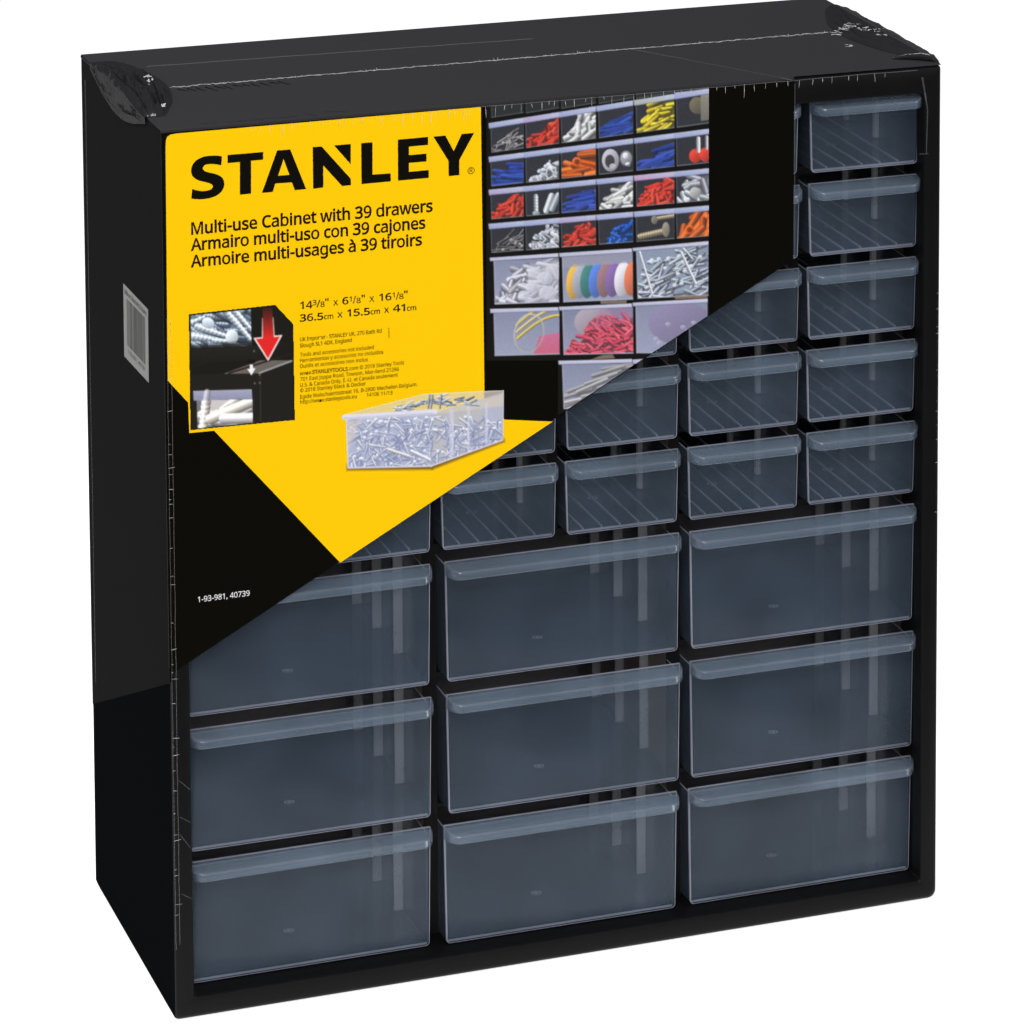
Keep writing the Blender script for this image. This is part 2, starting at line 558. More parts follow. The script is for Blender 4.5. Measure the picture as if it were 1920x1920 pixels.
# glyph outlines of the printed lettering
GLYPH_DATA = (
    '"327:128 573 112 366 68 366 52 573;275 573 259 366 215 366 199 573|&587:244 581 284 578 333 558 366 524 381 477 380 434 364 391 333 355 268 308 423 15'
    '9 457 216 479 286 550 286 518 191 468 114 585 0 490 0 420 67 366 28 303 2 245 -7 148 2 91 32 55 82 43 149 51 204 75 248 166 318 133 358 102 415 96 456'
    ' 106 509 124 537 149 558 201 578;209 273 150 231 123 190 118 131 146 81 181 61 250 56 314 71 375 111;241 524 211 519 186 506 171 485 165 457 180 404 2'
    '25 350 247 363 301 414 313 458 308 484 294 505 271 519|,215:154 84 85 -103 33 -103 73 93 148 93|-258:32 184 32 246 226 246 226 184|.215:58 43 72 85 10'
    '7 97 142 85 157 43 142 2 107 -11 72 2|/298:290 573 77 0 8 0 221 573|0459:419 287 409 163 386 90 363 52 334 23 276 -3 198 -6 170 1 122 27 71 98 44 201 '
    '40 332 58 446 99 527 141 562 167 573 229 581 287 573 313 562 355 527 399 446 414 373;110 287 116 184 137 111 173 67 229 52 284 67 320 110 341 184 348 '
    '287 341 390 320 463 284 507 229 521 173 507 137 463 116 390|1459:285 0 216 0 216 490 108 405 71 452 226 573 285 573|2459:417 0 38 0 38 59 261 287 298 '
    '337 318 387 322 424 315 466 294 496 261 514 221 520 164 512 83 466 45 513 94 548 153 572 246 579 293 570 331 552 361 526 382 492 394 428 383 364 340 2'
    '86 128 64 417 64|3459:395 439 387 387 363 347 326 318 277 302 360 271 379 255 405 214 413 163 407 116 390 74 360 40 318 14 263 -3 193 -8 110 -1 36 23 '
    '36 89 155 54 260 59 285 68 320 98 339 164 329 211 310 233 282 249 226 263 123 265 123 326 242 333 298 366 322 418 321 454 307 486 262 516 219 521 164 '
    '515 75 473 39 521 93 554 163 576 218 581 296 571 327 558 371 519 393 468|4459:443 130 359 130 359 0 291 0 291 130 17 130 17 190 286 576 359 576 359 19'
    '3 443 193;291 478 86 193 291 193|5459:221 351 275 346 322 331 361 307 389 274 407 232 413 183 399 103 373 60 336 28 261 -2 199 -8 116 0 65 16 51 23 51'
    ' 90 121 62 220 53 289 73 313 93 331 121 341 176 339 202 321 245 287 275 197 292 99 280 64 302 86 573 373 573 373 508 146 508 132 342|6459:44 245 51 34'
    '2 75 433 107 492 155 539 196 562 246 576 306 581 377 573 377 513 308 523 257 518 216 504 169 469 132 400 115 291 160 333 208 353 279 357 342 338 389 2'
    '97 409 258 421 184 408 104 386 61 336 15 291 -2 219 -7 163 7 130 26 88 70 67 110 48 185;238 51 303 70 334 102 349 153 350 210 324 271 289 295 241 303 '
    '189 294 150 270 124 236 115 198 123 146 164 79 197 59|7459:109 0 344 508 35 508 35 573 419 573 419 518 187 0|8459:229 581 298 572 336 556 366 533 388 '
    '503 400 443 392 397 357 348 291 303 355 265 392 229 414 185 419 148 406 84 367 34 308 3 231 -8 149 2 89 33 52 81 39 146 43 183 65 228 99 264 158 299 1'
    '07 336 71 383 58 444 70 503 92 533 123 556 182 577;108 145 125 90 155 64 200 50 257 50 302 64 332 91 348 127 349 161 335 197 306 226 217 270 136 219 1'
    '15 186;228 524 188 518 155 502 134 476 127 441 130 414 148 382 232 330 282 357 310 382 327 414 330 441 323 476 302 502 270 518|9459:417 328 410 231 38'
    '7 139 354 80 306 33 265 11 214 -3 154 -8 82 0 82 60 152 50 204 54 262 78 303 118 334 192 346 281 301 240 252 219 181 215 118 235 72 275 52 314 40 387 '
    '53 468 76 511 127 557 171 575 243 580 299 565 332 545 373 501 394 462 413 388;223 521 159 503 128 470 112 420 112 362 137 301 171 277 220 269 272 278 '
    '311 303 337 337 346 374 338 426 298 493 265 514|:215:58 43 72 85 107 97 142 85 157 43 142 2 107 -11 72 2;58 387 72 429 107 441 142 429 153 412 157 387'
    ' 142 345 107 332 72 345|A512:437 0 368 177 141 177 73 0 0 0 224 575 289 575 512 0;282 415 255 500 247 468 165 241 346 241|B521:241 573 373 555 428 522'
    ' 445 497 459 431 446 371 409 328 350 304 400 286 452 249 468 221 477 184 476 138 464 93 425 42 362 11 309 1 78 0 78 573;256 329 318 335 357 352 377 38'
    '2 382 445 365 478 332 499 279 510 150 511 150 329;150 269 150 61 301 63 354 78 371 91 394 125 400 183 380 232 344 256 285 268|C507:323 517 280 513 223'
    ' 493 192 470 155 423 133 361 126 312 126 252 138 191 175 117 213 83 262 62 322 55 394 62 460 78 460 15 393 -2 312 -8 232 1 166 28 115 72 65 165 49 287'
    ' 67 406 89 456 120 499 159 534 206 559 261 575 324 581 388 576 448 561 482 547 453 486 378 512|D585:536 292 528 203 516 165 481 100 430 51 364 18 283 '
    '2 78 0 78 573 296 571 371 555 434 523 483 475 517 413;460 289 454 359 421 437 361 487 277 509 150 511 150 62 282 65 369 94 402 119 428 151 457 236|E44'
    '6:398 0 78 0 78 573 398 573 398 509 150 509 150 330 383 330 383 268 150 268 150 63 398 63|H594:516 0 443 0 443 267 150 267 150 0 78 0 78 573 150 573 1'
    '50 330 443 330 443 573 516 573|I272:239 0 32 0 32 42 99 57 99 515 32 531 32 573 239 573 239 531 172 515 172 57 239 42|J219:-3 -152 -63 -142 -63 -81 -5'
    ' -89 42 -76 67 -42 74 3 74 573 146 573 145 -18 136 -63 105 -113 58 -143|K496:496 0 411 0 209 273 150 222 150 0 78 0 78 573 150 573 150 290 403 573 488'
    ' 573 261 323|L420:78 0 78 573 150 573 150 64 400 64 400 0|M727:330 0 142 502 144 0 78 0 78 573 184 573 364 103 544 573 650 573 650 0 578 0 584 501 390'
    ' 0|N609:532 0 447 0 141 476 144 0 78 0 78 573 161 573 467 99 464 573 532 573|O626:577 287 561 166 526 94 493 54 451 24 375 -3 314 -8 251 -3 173 25 114'
    ' 73 85 116 65 167 50 255 51 331 78 442 114 500 138 524 197 561 232 572 314 581 393 572 428 561 486 525 510 501 547 442 570 370;125 287 136 190 171 117'
    ' 230 70 283 56 373 62 420 83 470 138 496 220 498 338 476 423 431 484 360 514 314 518 255 511 188 475 145 411 130 354|R499:236 573 329 562 375 544 409 '
    '517 439 460 440 368 408 306 385 285 330 257 487 0 403 0 264 237 150 237 150 0 78 0 78 573;232 510 150 510 150 298 268 299 319 313 352 341 370 407 361 '
    '455 336 486 293 504|S440:403 153 396 106 378 66 348 35 307 11 257 -3 198 -8 83 4 41 19 41 88 134 60 240 57 273 66 308 88 322 109 330 147 318 194 291 2'
    '21 131 294 85 330 57 375 48 435 54 477 71 513 99 542 157 571 205 579 276 578 389 549 366 487 266 515 212 517 169 507 133 478 121 434 133 386 160 359 3'
    '13 289 362 255 392 212|T446:259 0 187 0 187 509 8 509 8 573 437 573 437 509 259 509|U586:513 202 500 120 476 72 439 35 389 8 327 -6 240 -4 159 25 128 '
    '50 86 118 76 158 72 573 144 573 144 201 154 139 165 114 203 76 228 64 294 55 342 59 379 73 407 96 427 126 441 181 442 573 513 573|W746:735 573 583 0 5'
    '10 0 370 488 234 0 161 0 10 573 85 573 190 151 201 87 232 227 333 573 407 573 512 225 544 87 660 573|X470:467 0 385 0 233 249 79 0 3 0 193 298 15 573 '
    '95 573 236 348 377 573 453 573 276 300|Y454:227 291 376 573 454 573 263 222 263 0 191 0 191 219 0 573 79 573|a450:231 437 299 428 326 418 364 383 376 '
    '358 385 293 385 0 334 0 317 61 279 22 234 -1 172 -8 119 0 64 34 47 63 38 99 40 150 50 176 87 219 116 234 194 253 316 259 315 309 303 347 265 375 194 3'
    '78 106 347 84 400 151 426;252 208 184 200 127 170 112 138 111 102 122 75 144 58 188 49 238 56 295 96 313 142 315 210|b493:139 461 135 373 174 409 206 '
    '427 272 437 344 423 401 381 422 350 446 267 448 180 437 118 400 48 365 17 322 -2 272 -8 206 2 174 20 139 55 133 55 119 0 68 0 68 609 139 609;260 379 2'
    '19 374 188 361 165 339 150 308 139 244 140 177 153 116 181 74 229 53 261 51 312 61 348 93 369 145 374 254 360 315 331 356 311 368|c385:241 -8 162 5 99'
    ' 45 58 114 44 213 59 315 85 365 121 401 166 425 217 436 309 431 358 415 337 356 244 376 187 366 148 335 125 284 117 213 131 126 148 94 172 71 202 58 2'
    '40 53 302 60 351 78 351 15 304 -2|d493:221 -8 182 -5 118 23 71 79 47 162 47 266 71 350 119 406 183 434 253 436 323 407 359 374 354 609 425 609 425 0 3'
    '68 0 354 58 323 24 279 1;232 51 290 60 311 71 340 109 354 165 354 251 340 313 313 355 264 377 204 376 162 354 133 309 119 249 124 144 146 93 181 61|e4'
    '52:234 438 308 424 348 401 378 367 406 299 411 201 117 201 127 137 154 90 197 62 224 55 327 60 392 82 392 20 327 -1 251 -8 194 -2 143 17 101 48 59 117'
    ' 44 212 50 277 68 333 96 378 134 411 181 431;233 380 188 372 154 348 130 309 119 257 338 257 337 275 326 322 303 356 266 376|g493:221 438 297 422 355 '
    '373 369 430 425 430 424 -36 413 -88 392 -129 341 -172 293 -187 233 -192 147 -186 78 -165 78 -100 149 -125 237 -134 286 -126 337 -84 353 -39 358 57 315'
    ' 17 263 -4 221 -8 147 7 117 25 70 83 47 164 44 214 56 306 91 377 147 423;230 379 182 368 157 349 138 320 120 262 119 176 134 115 163 73 205 52 276 54 '
    '318 76 345 117 356 197 353 267 335 326 315 352 287 369|h496:139 431 135 370 174 407 221 429 273 437 360 421 391 400 413 370 430 306 431 0 361 0 361 27'
    '5 348 338 308 372 242 377 204 368 177 350 157 324 142 269 139 0 68 0 68 609 139 609|i207:139 430 139 0 68 0 68 430;104 591 133 580 145 546 133 512 104'
    ' 501 75 512 63 546 75 580|j207:18 -192 -44 -183 -44 -126 32 -130 59 -111 67 -85 68 430 139 430 138 -84 126 -133 99 -169 56 -189;63 546 75 580 104 591 '
    '133 580 145 546 133 512 104 501 75 512|k428:138 291 138 221 326 430 409 430 235 246 421 0 336 0 187 200 138 158 138 0 68 0 68 609 138 609|l207:139 0 6'
    '8 0 68 609 139 609|m750:540 438 603 429 628 417 665 379 676 352 685 280 685 0 615 0 610 321 582 364 528 379 474 369 454 358 426 322 411 237 411 0 342 '
    '0 339 308 327 344 312 361 268 378 215 374 185 360 164 338 150 308 139 247 139 0 68 0 68 430 125 430 140 371 173 409 217 431 266 438 312 433 365 410 40'
    '2 366 427 398 461 420|n496:275 438 311 436 369 417 409 379 421 352 431 280 431 0 361 0 355 321 324 364 265 379 204 368 182 356 154 316 140 258 139 0 6'
    '8 0 68 430 125 430 140 371 175 409 222 431|o485:442 216 434 142 411 82 359 25 305 0 221 -7 145 15 88 66 59 121 44 216 50 282 68 336 116 397 186 431 24'
    '4 438 299 431 368 397 403 360 428 310;117 216 125 147 147 95 187 62 222 52 282 56 314 71 348 110 366 169 365 263 348 320 314 359 263 377 212 376 164 3'
    '54 134 311|p493:273 438 344 424 374 407 422 351 446 268 448 181 427 93 384 31 322 -2 241 -6 170 24 134 55 139 -192 68 -192 68 430 126 430 139 371 170 '
    '405 201 424;260 379 221 374 178 353 158 328 142 275 139 190 150 126 176 80 203 61 261 51 312 63 348 98 373 171 374 252 348 334 311 367|r331:269 438 31'
    '9 433 310 368 252 373 206 358 168 324 144 275 139 0 68 0 68 430 126 430 137 351 191 413 227 431|s384:348 119 343 80 327 49 302 24 268 6 176 -8 99 -1 4'
    '2 19 42 83 122 55 203 50 256 66 274 86 280 112 271 141 239 167 103 228 57 266 42 307 44 350 66 392 109 421 202 438 275 430 339 409 315 353 258 372 177'
    ' 379 131 366 114 350 108 328 119 298 154 274 289 215 314 197 339 164|t289:212 50 272 59 272 5 183 -7 124 11 101 31 84 60 74 125 74 375 13 375 13 409 7'
    '5 437 103 528 144 528 144 430 269 430 269 375 144 375 146 108 163 69 185 54|u496:427 430 427 0 370 0 356 57 321 20 273 -1 220 -8 152 1 117 18 91 43 73'
    ' 78 63 148 63 430 135 430 135 153 141 108 171 65 230 51 291 61 319 79 338 105 356 182 357 430|w630:346 243 313 357 294 275 207 1 127 1 9 431 82 431 17'
    '2 73 277 431 354 431 457 74 549 431 621 431 502 1 419 1|x424:170 220 22 430 102 430 213 268 322 430 402 430 253 220 410 0 330 0 213 172 94 0 14 0|y409'
    ':1 430 76 430 169 185 205 68 333 430 409 430 216 -79 177 -144 138 -176 87 -191 9 -186 9 -130 68 -134 116 -114 152 -59 174 -2|©667:346 107 276 119 249 '
    '134 210 183 190 248 189 312 198 358 216 398 244 430 280 452 324 464 399 459 447 441 424 392 385 408 327 411 291 394 257 339 250 286 256 232 286 178 32'
    '4 161 349 159 433 177 433 126;334 -8 272 -3 216 14 165 40 122 75 87 118 61 168 45 225 39 286 45 348 61 404 87 454 122 498 165 533 216 559 272 575 334 '
    '581 393 575 448 559 498 533 542 498 578 454 605 404 622 348 628 286 622 225 606 168 580 118 545 75 502 40 451 14 395 -3;334 34 430 53 509 105 563 185 '
    '577 233 582 286 564 384 512 464 433 518 386 533 334 538 233 520 154 467 103 387 84 286 103 188 154 108 233 54 281 39|à450:231 437 299 428 326 418 364 '
    '383 376 358 385 293 385 0 334 0 317 61 279 22 234 -1 172 -8 119 0 64 34 47 63 38 99 40 150 50 176 87 219 116 234 194 253 316 259 315 309 303 347 265 3'
    '75 194 378 106 347 84 400 151 426;252 208 184 200 127 170 112 138 111 102 122 75 144 58 188 49 238 56 295 96 313 142 315 210;205 614 282 496 282 486 2'
    '35 486 171 546 121 606 121 614| 209:')

# ------------------------------------------------------------------ the printed cardboard sleeve
sleeve = thing('cardboard_sleeve', 'black and yellow printed cardboard sleeve folded over the top left of the drawer cabinet', 'packaging')
YS, YP, YT = -0.42, -0.47, -0.52          # board face, printed panels, lettering (mm in front of the frame)
XS0, LEAN = -.38, 1.66 / 169               # side flap face, leaning out a little towards the back like the shell


def XSY(y):
    return XS0 - LEAN * y


def ear(pts):
    return [list(range(len(pts)))]


def sheet(name, pts3, mat, parent, thick=None, nrm=(0, 1, 0)):
    """flat n-gon sheet from 3-D points, optionally with thickness"""
    me = bpy.data.meshes.new(name)
    bm = bmesh.new()
    vs = [bm.verts.new(tuple(c * MM for c in p)) for p in pts3]
    f = bm.faces.new(vs)
    if thick:
        r = bmesh.ops.extrude_face_region(bm, geom=[f])
        bmesh.ops.translate(bm, verts=[g for g in r['geom'] if isinstance(g, bmesh.types.BMVert)], vec=Vector(nrm) * thick * MM)
    bmesh.ops.triangulate(bm, faces=[q for q in bm.faces if len(q.verts) > 4])
    bmesh.ops.recalc_face_normals(bm, faces=bm.faces)
    bm.to_mesh(me); bm.free()
    me.materials.append(mat)
    o = bpy.data.objects.new(name, me)
    S.collection.objects.link(o)
    o.parent = parent
    return o


def px3(pts, y):
    return [at(a, b, y) for a, b in pts]


# front board: left edge, bottom diagonal, right edge, up to the fold
dl, dr = at(330, 1258, YS), at(1487, 487, YS)
front = [(-.6, YS, dl[2] + 1.8), (dl[0], YS, dl[2]), (dr[0], YS, dr[2]), (294.5, YS, 409.0), (-.6, YS, 409.0)]
sheet('front_board', front, M['board_front'], sleeve, .36)
# top flap with the fold as a small round
b = MB()
XR = 294.5
arc = [(YS + 1.4 - 1.4 * math.cos(R_(a)), 409.0 + 1.4 * math.sin(R_(a))) for a in (0, 25, 50, 70, 90)]
top = arc + [(166.5, 410.2)]
pts, n = [], len(top)
for x in (-.62, XR):
    for i, (y, z) in enumerate(top):
        pts.append((x - (1.2 if (x < 0 and i == n - 1) else 0), y, z))
for i, (y, z) in enumerate(top[3:]):       # right of the front board only the top is covered
    pts.append((WID + (1.8 if i == 2 else -.3), y, z - (.25 if i == 0 else 0)))
faces = [(i, i + 1, n + i + 1, n + i) for i in range(n - 1)]
q0 = 2 * n
lf = len(pts)                              # a narrow fold down over the side
faces += [(n + 3, n + 4, q0 + 1, q0), (n + 4, n + 5, q0 + 2, q0 + 1)]
for i, (y, z) in enumerate(top):
    pts.append((XSY(max(y, 0)) - .12 if y > 1.2 else -.7, y, z - (1.3 if y > 1.2 else .4)))
faces += [(i, lf + i, lf + i + 1, i + 1) for i in range(n - 1)]
b.add(pts, faces)
b.build('top_flap', M['board_top'], sleeve, smooth=40)
# side flap
A, B_ = at_x(177, 1330, XS0 - 1.6), at_x(318, 1283, XS0)
sheet('side_flap', [(XSY(.2), .2, 410.0), (XSY(165.5), 165.5, 410.0), (XSY(165.5), 165.5, A[2] + 1.2), (XSY(.2), .2, B_[2] + .4)], M['board_side'], sleeve, .25, (1, 0, 0))

# yellow panel
yel_px = [(310.4, 276), (311, 264), (313.5, 256.5), (320, 252.2), (332, 250.2), (901.5, 200.5), (909, 784), (944, 786.6), (1036.5, 790.5), (638, 1055), (401.5, 807.5), (355, 812), (352.8, 755), (314.5, 713.5)]


# ---- lettering: glyph outlines (font units, capital height 573)
GLYPHS = {}
for item in GLYPH_DATA.split('|'):
    ch, rest = item[0], item[1:]
    adv, _, body = rest.partition(':')
    GLYPHS[ch] = (int(adv), [np.array([int(v) for v in s.split()], float).reshape(-1, 2) for s in body.split(';')] if body else [])


def embolden(poly, d):
    if d == 0:
        return poly
    p = poly
    a = p - np.roll(p, 1, 0); c = np.roll(p, -1, 0) - p
    a = a / (np.linalg.norm(a, axis=1)[:, None] + 1e-9); c = c / (np.linalg.norm(c, axis=1)[:, None] + 1e-9)
    na = np.stack([-a[:, 1], a[:, 0]], 1); nc = np.stack([-c[:, 1], c[:, 0]], 1)
    nn = na + nc
    k = np.clip(2 / (np.sum(nn * nn, 1) + 1e-6), .5, 1.6)
    ar = .5 * np.sum(p[:, 0] * np.roll(p[:, 1], -1) - np.roll(p[:, 0], -1) * p[:, 1])
    if ar > 0 and np.ptp(p, axis=0).min() < 260:      # small counters stay open
        d = d * .35
    return p + nn * k[:, None] * d


def fill_mesh(name, polys3, mat, parent):
    """polys3: list of closed outlines (3-D, mm, all on one plane x = const or y = const); even-odd filled"""
    cu = bpy.data.curves.new(name, 'CURVE')
    cu.dimensions = '2D'
    cu.fill_mode = 'FRONT'
    arr = [np.asarray(p, float) for p in polys3]
    allp = np.concatenate(arr)
    axis = 1 if np.ptp(allp[:, 1]) < 1e-3 else 0
    const = allp[0, axis]
    u, w = (0, 2) if axis == 1 else (1, 2)
    for p in arr:
        s = cu.splines.new('POLY')
        s.points.add(len(p) - 1)
        for i, q in enumerate(p):
            s.points[i].co = (q[u], q[w], 0, 1)
        s.use_cyclic_u = True
    tmp = bpy.data.objects.new(name, cu)
    S.collection.objects.link(tmp)
    dg = bpy.context.evaluated_depsgraph_get()
    dg.update()
    me = bpy.data.meshes.new_from_object(tmp.evaluated_get(dg))
    bpy.data.objects.remove(tmp)
    bpy.data.curves.remove(cu)
    me.name = name
    for v in me.vertices:
        x, z = v.co.x, v.co.y
        v.co = (x * MM, const * MM, z * MM) if axis == 1 else (const * MM, x * MM, z * MM)
    me.materials.clear()
    me.materials.append(mat)
    o = bpy.data.objects.new(name, me)
    S.collection.objects.link(o)
    o.parent = parent
    return o


def text_polys(s, p0, p1, cap, bold=0.0, up=None, align=True):
    """outlines of a line of print between two 3-D points (mm), capital height in mm"""
    p0, p1 = np.asarray(p0, float), np.asarray(p1, float)
    chars = list(s)
    width = sum(GLYPHS[c][0] for c in chars)
    g0, g1 = GLYPHS[chars[0]][1], GLYPHS[chars[-1]][1]
    l0 = min(p[:, 0].min() for p in g0) if g0 else 0
    r1 = GLYPHS[chars[-1]][0] - (max(p[:, 0].max() for p in g1) if g1 else 0)
    width -= l0 + r1
    ex = (p1 - p0) / width
    ez = (np.array([0, 0, 1.0]) if up is None else np.asarray(up, float)) * cap / 573
    pen = -l0
    out = []
    for c in chars:
        for poly in GLYPHS[c][1]:
            e = embolden(poly, bold)
            out.append(p0 + (e[:, :1] + pen) * ex + e[:, 1:] * ez)
        pen += GLYPHS[c][0]
    return out


def line_px(s, a, b, cap_px, bold=0.0, y=None):
    y = YT if y is None else y
    return text_polys(s, at(*a, y), at(*b, y), cap_px / 4.07, bold)


fill_mesh('yellow_panel', [px3(yel_px, YP)], M['yellow'], sleeve)

# brand word
def z1(pts): return [(350 + x * .0573, 270 + y * .0573) for x, y in pts]
def z2(pts): return [(420 + x * .135417, 250 + y * .135417) for x, y in pts]
def z3(pts): return [(660 + x * .130208, 230 + y * .130208) for x, y in pts]


word = [z1([(1155, 405), (1050, 385), (880, 380), (700, 390), (560, 415), (420, 470), (300, 545), (215, 640), (165, 745), (145, 860), (155, 960), (190, 1045), (250, 1110), (330, 1165), (430, 1205), (540, 1230), (650, 1255), (750, 1285), (825, 1325), (858, 1375), (850, 1430), (810, 1475), (740, 1510), (620, 1535), (480, 1540), (340, 1520), (240, 1495), (185, 1465), (150, 1785), (280, 1805), (430, 1812), (600, 1800), (760, 1770), (900, 1725), (1020, 1665), (1120, 1580), (1190, 1485), (1225, 1380), (1232, 1280), (1215, 1185), (1170, 1105), (1095, 1045), (1000, 1000), (890, 965), (770, 940), (660, 915), (590, 890), (545, 845), (525, 790), (545, 735), (590, 690), (660, 665), (760, 655), (880, 658), (1000, 670), (1080, 685), (1130, 700)]),
        z2([(48, 300), (543, 258), (543, 365), (375, 380), (375, 835), (220, 850), (220, 398), (50, 412)]),
        z2([(735, 238), (918, 222), (1138, 772), (980, 787), (940, 680), (710, 695), (675, 812), (525, 825)]), z2([(825, 355), (905, 575), (748, 588)]),
        z2([(1228, 190), (1352, 182), (1757, 630), (1757, 718), (1635, 730), (1375, 445), (1375, 750), (1235, 768)]), z2([(1525, 168), (1755, 148), (1755, 430)]),
        z3([(132, 295), (295, 282), (295, 748), (558, 730), (558, 845), (138, 885)]),
        z3([(660, 245), (1095, 205), (1095, 320), (820, 345), (820, 468), (1072, 445), (1072, 558), (820, 580), (820, 708), (1105, 682), (1105, 795), (663, 835)]),
        z3([(1172, 202), (1345, 185), (1465, 410), (1580, 163), (1758, 147), (1545, 540), (1545, 755), (1392, 770), (1390, 550)])]
polys = [px3(p, YT) for p in word]
c = at(883.4, 320, YT)
for r in (1.62, 1.34):
    polys.append([(c[0] + r * math.cos(2 * math.pi * k / 24), YT, c[2] + r * math.sin(2 * math.pi * k / 24)) for k in range(24)])
polys += line_px('R', (880.9, 323.6), (886.6, 323.2), 7.6, 6)
fill_mesh('brand_lettering', polys, M['ink'], sleeve)

# product lines
polys = line_px('Multi-use Cabinet with 39 drawers', (359.5, 439.8), (810.5, 396.3), 21.6, 23)
polys += line_px('Armairo multi-uso con 39 cajones', (359, 470), (797, 428), 21.4, 23)
polys += line_px('Armoire multi-usages à 39 tiroirs', (359, 501), (790.5, 459.5), 21.2, 23)
fill_mesh('product_lettering', polys, M['brown_ink'], sleeve)

# sizes
def sz(s, x0, y0, x1, y1, cap, bold):
    return line_px(s, (550 + x0 * .135417, 540 + y0 * .135417), (550 + x1 * .135417, 540 + y1 * .135417), cap * .135417, bold)


polys = []
for a in [('14', 100, 292, 262, 277, 97, 21), ('3', 270, 240, 320, 236, 70, 14), ('/', 322, 268, 375, 264, 100, 8), ('8', 377, 263, 432, 258, 72, 14), ('"', 443, 243, 488, 239, 95, 14),
          ('X', 555, 244, 618, 239, 72, 14), ('6', 683, 227, 760, 221, 95, 21), ('1', 778, 187, 806, 184, 66, 14), ('/', 824, 216, 867, 212, 100, 8), ('8', 877, 210, 930, 206, 72, 14), ('"', 947, 192, 990, 188, 95, 14),
          ('X', 1055, 192, 1118, 187, 72, 14), ('16', 1195, 178, 1355, 165, 95, 21), ('1', 1374, 132, 1402, 129, 66, 14), ('/', 1420, 160, 1465, 156, 100, 8), ('8', 1467, 154, 1525, 149, 72, 14), ('"', 1537, 134, 1582, 130, 95, 14),
          ('36.5', 94, 466, 412, 438, 95, 21), ('cm', 427, 434, 553, 422, 72, 14), ('X', 612, 412, 680, 407, 72, 14), ('15.5', 750, 395, 1057, 370, 95, 21), ('cm', 1072, 367, 1198, 355, 72, 14), ('X', 1258, 346, 1325, 341, 72, 14),
          ('41', 1384, 330, 1545, 318, 95, 21), ('cm', 1574, 316, 1700, 305, 72, 14)]:
    polys += sz(*a)
fill_mesh('size_lettering', polys, M['brown_ink'], sleeve)

# small print
def s1(s, x0, y0, x1, y1, bold=0):
    return line_px(s, (550 + x0 * .135417, 540 + y0 * .135417), (550 + x1 * .135417, 540 + y1 * .135417), 7.0, bold + 9)
def s2(s, x0, y0, x1, y1, bold=0):
    return line_px(s, (550 + x0 * .135417, 640 + y0 * .135417), (550 + x1 * .135417, 640 + y1 * .135417), 7.0, bold + 9)


polys = s1('UK Importer - STANLEY UK, 270 Bath Rd', 92, 738, 1222, 618, 5) + s1('Slough SL1 4DX, England', 92, 825, 808, 745, 5)
polys += s2('Tools and accessories not included', 92, 213, 1115, 105) + s2('Herramientas y accesorios no incluidos', 92, 292, 1245, 170) + s2('Ouitils et accessoires non inclus', 92, 372, 1032, 275)
polys += s2('www.', 92, 470, 258, 452) + s2('STANLEYTOOLS', 265, 451, 752, 407, 14) + s2('.com © 2018 Stanley Tools', 762, 404, 1532, 318)
polys += s2('701 East Joppa Road, Towson, Maryland 21286', 97, 552, 1462, 408) + s2('U.S. & Canada Only, E.-U. et Canada seulement', 97, 632, 1447, 487)
polys += s2('© 2018 Stanley Black & Decker', 95, 706, 1005, 608) + s2('Egide Walschaertsstraat 16, B-2800 Mechelen Belgium.', 95, 795, 1718, 618)
polys += s2('http://www.stanleytools.eu', 97, 868, 878, 785) + s2('14106 11/13', 1018, 768, 1372, 735)
e0, e1 = at(731, 633.5, YT), at(730, 615, YT)
polys += text_polys('N593418', e0, e1, .62, 8, up=(-1, 0, 0))
fill_mesh('small_print', polys, M['brown_ink'], sleeve)

polys = line_px('1-93-981, 40739', (371.2, 1129.3), (468, 1116.8), 10.2, 7, y=YP)
fill_mesh('stock_number', polys, M['white_ink'], sleeve)

# grey label on the side flap
def at_flap(a, b2, lift):
    p = at_x(a, b2, XS0)
    for _ in range(3):
        p = at_x(a, b2, XSY(p[1]) - lift)
    return p


lq = [at_flap(a, b2, .06) for a, b2 in ((231, 531), (277.5, 580), (279, 718), (233, 668))]
lab = sheet('barcode_label', lq, M['grey_paper'], sleeve)


def on_label(u, v, lift=.05):
    p = (1 - v) * ((1 - u) * lq[0] + u * lq[1]) + v * ((1 - u) * lq[3] + u * lq[2])
    return np.array([XSY(p[1]) - .06 - lift, p[1], p[2]])


random.seed(5)
polys = []
u = .14
while u < .86:
    wdt = random.choice((.008, .008, .015, .022))
    polys.append([on_label(u, .16), on_label(u + wdt, .16), on_label(u + wdt, .80), on_label(u, .80)])
    u += wdt + random.choice((.009, .012, .018))
upv = on_label(.5, 0) - on_label(.5, 1); upv = upv / np.linalg.norm(upv)
polys += text_polys('Multi-use Cabinet with 39 drawers', on_label(.06, .115), on_label(.94, .115), 2.2, 10, up=upv)
polys += text_polys('1-93-981, 40739', on_label(.16, .90), on_label(.84, .90), 2.0, 8, up=upv)
bar = fill_mesh('barcode', [[(0, q[1], q[2]) for q in p] for p in polys], M['dark_grey_ink'], lab)
for v in bar.data.vertices:
    v.co.x = (XSY(v.co.y / MM) - .11) * MM


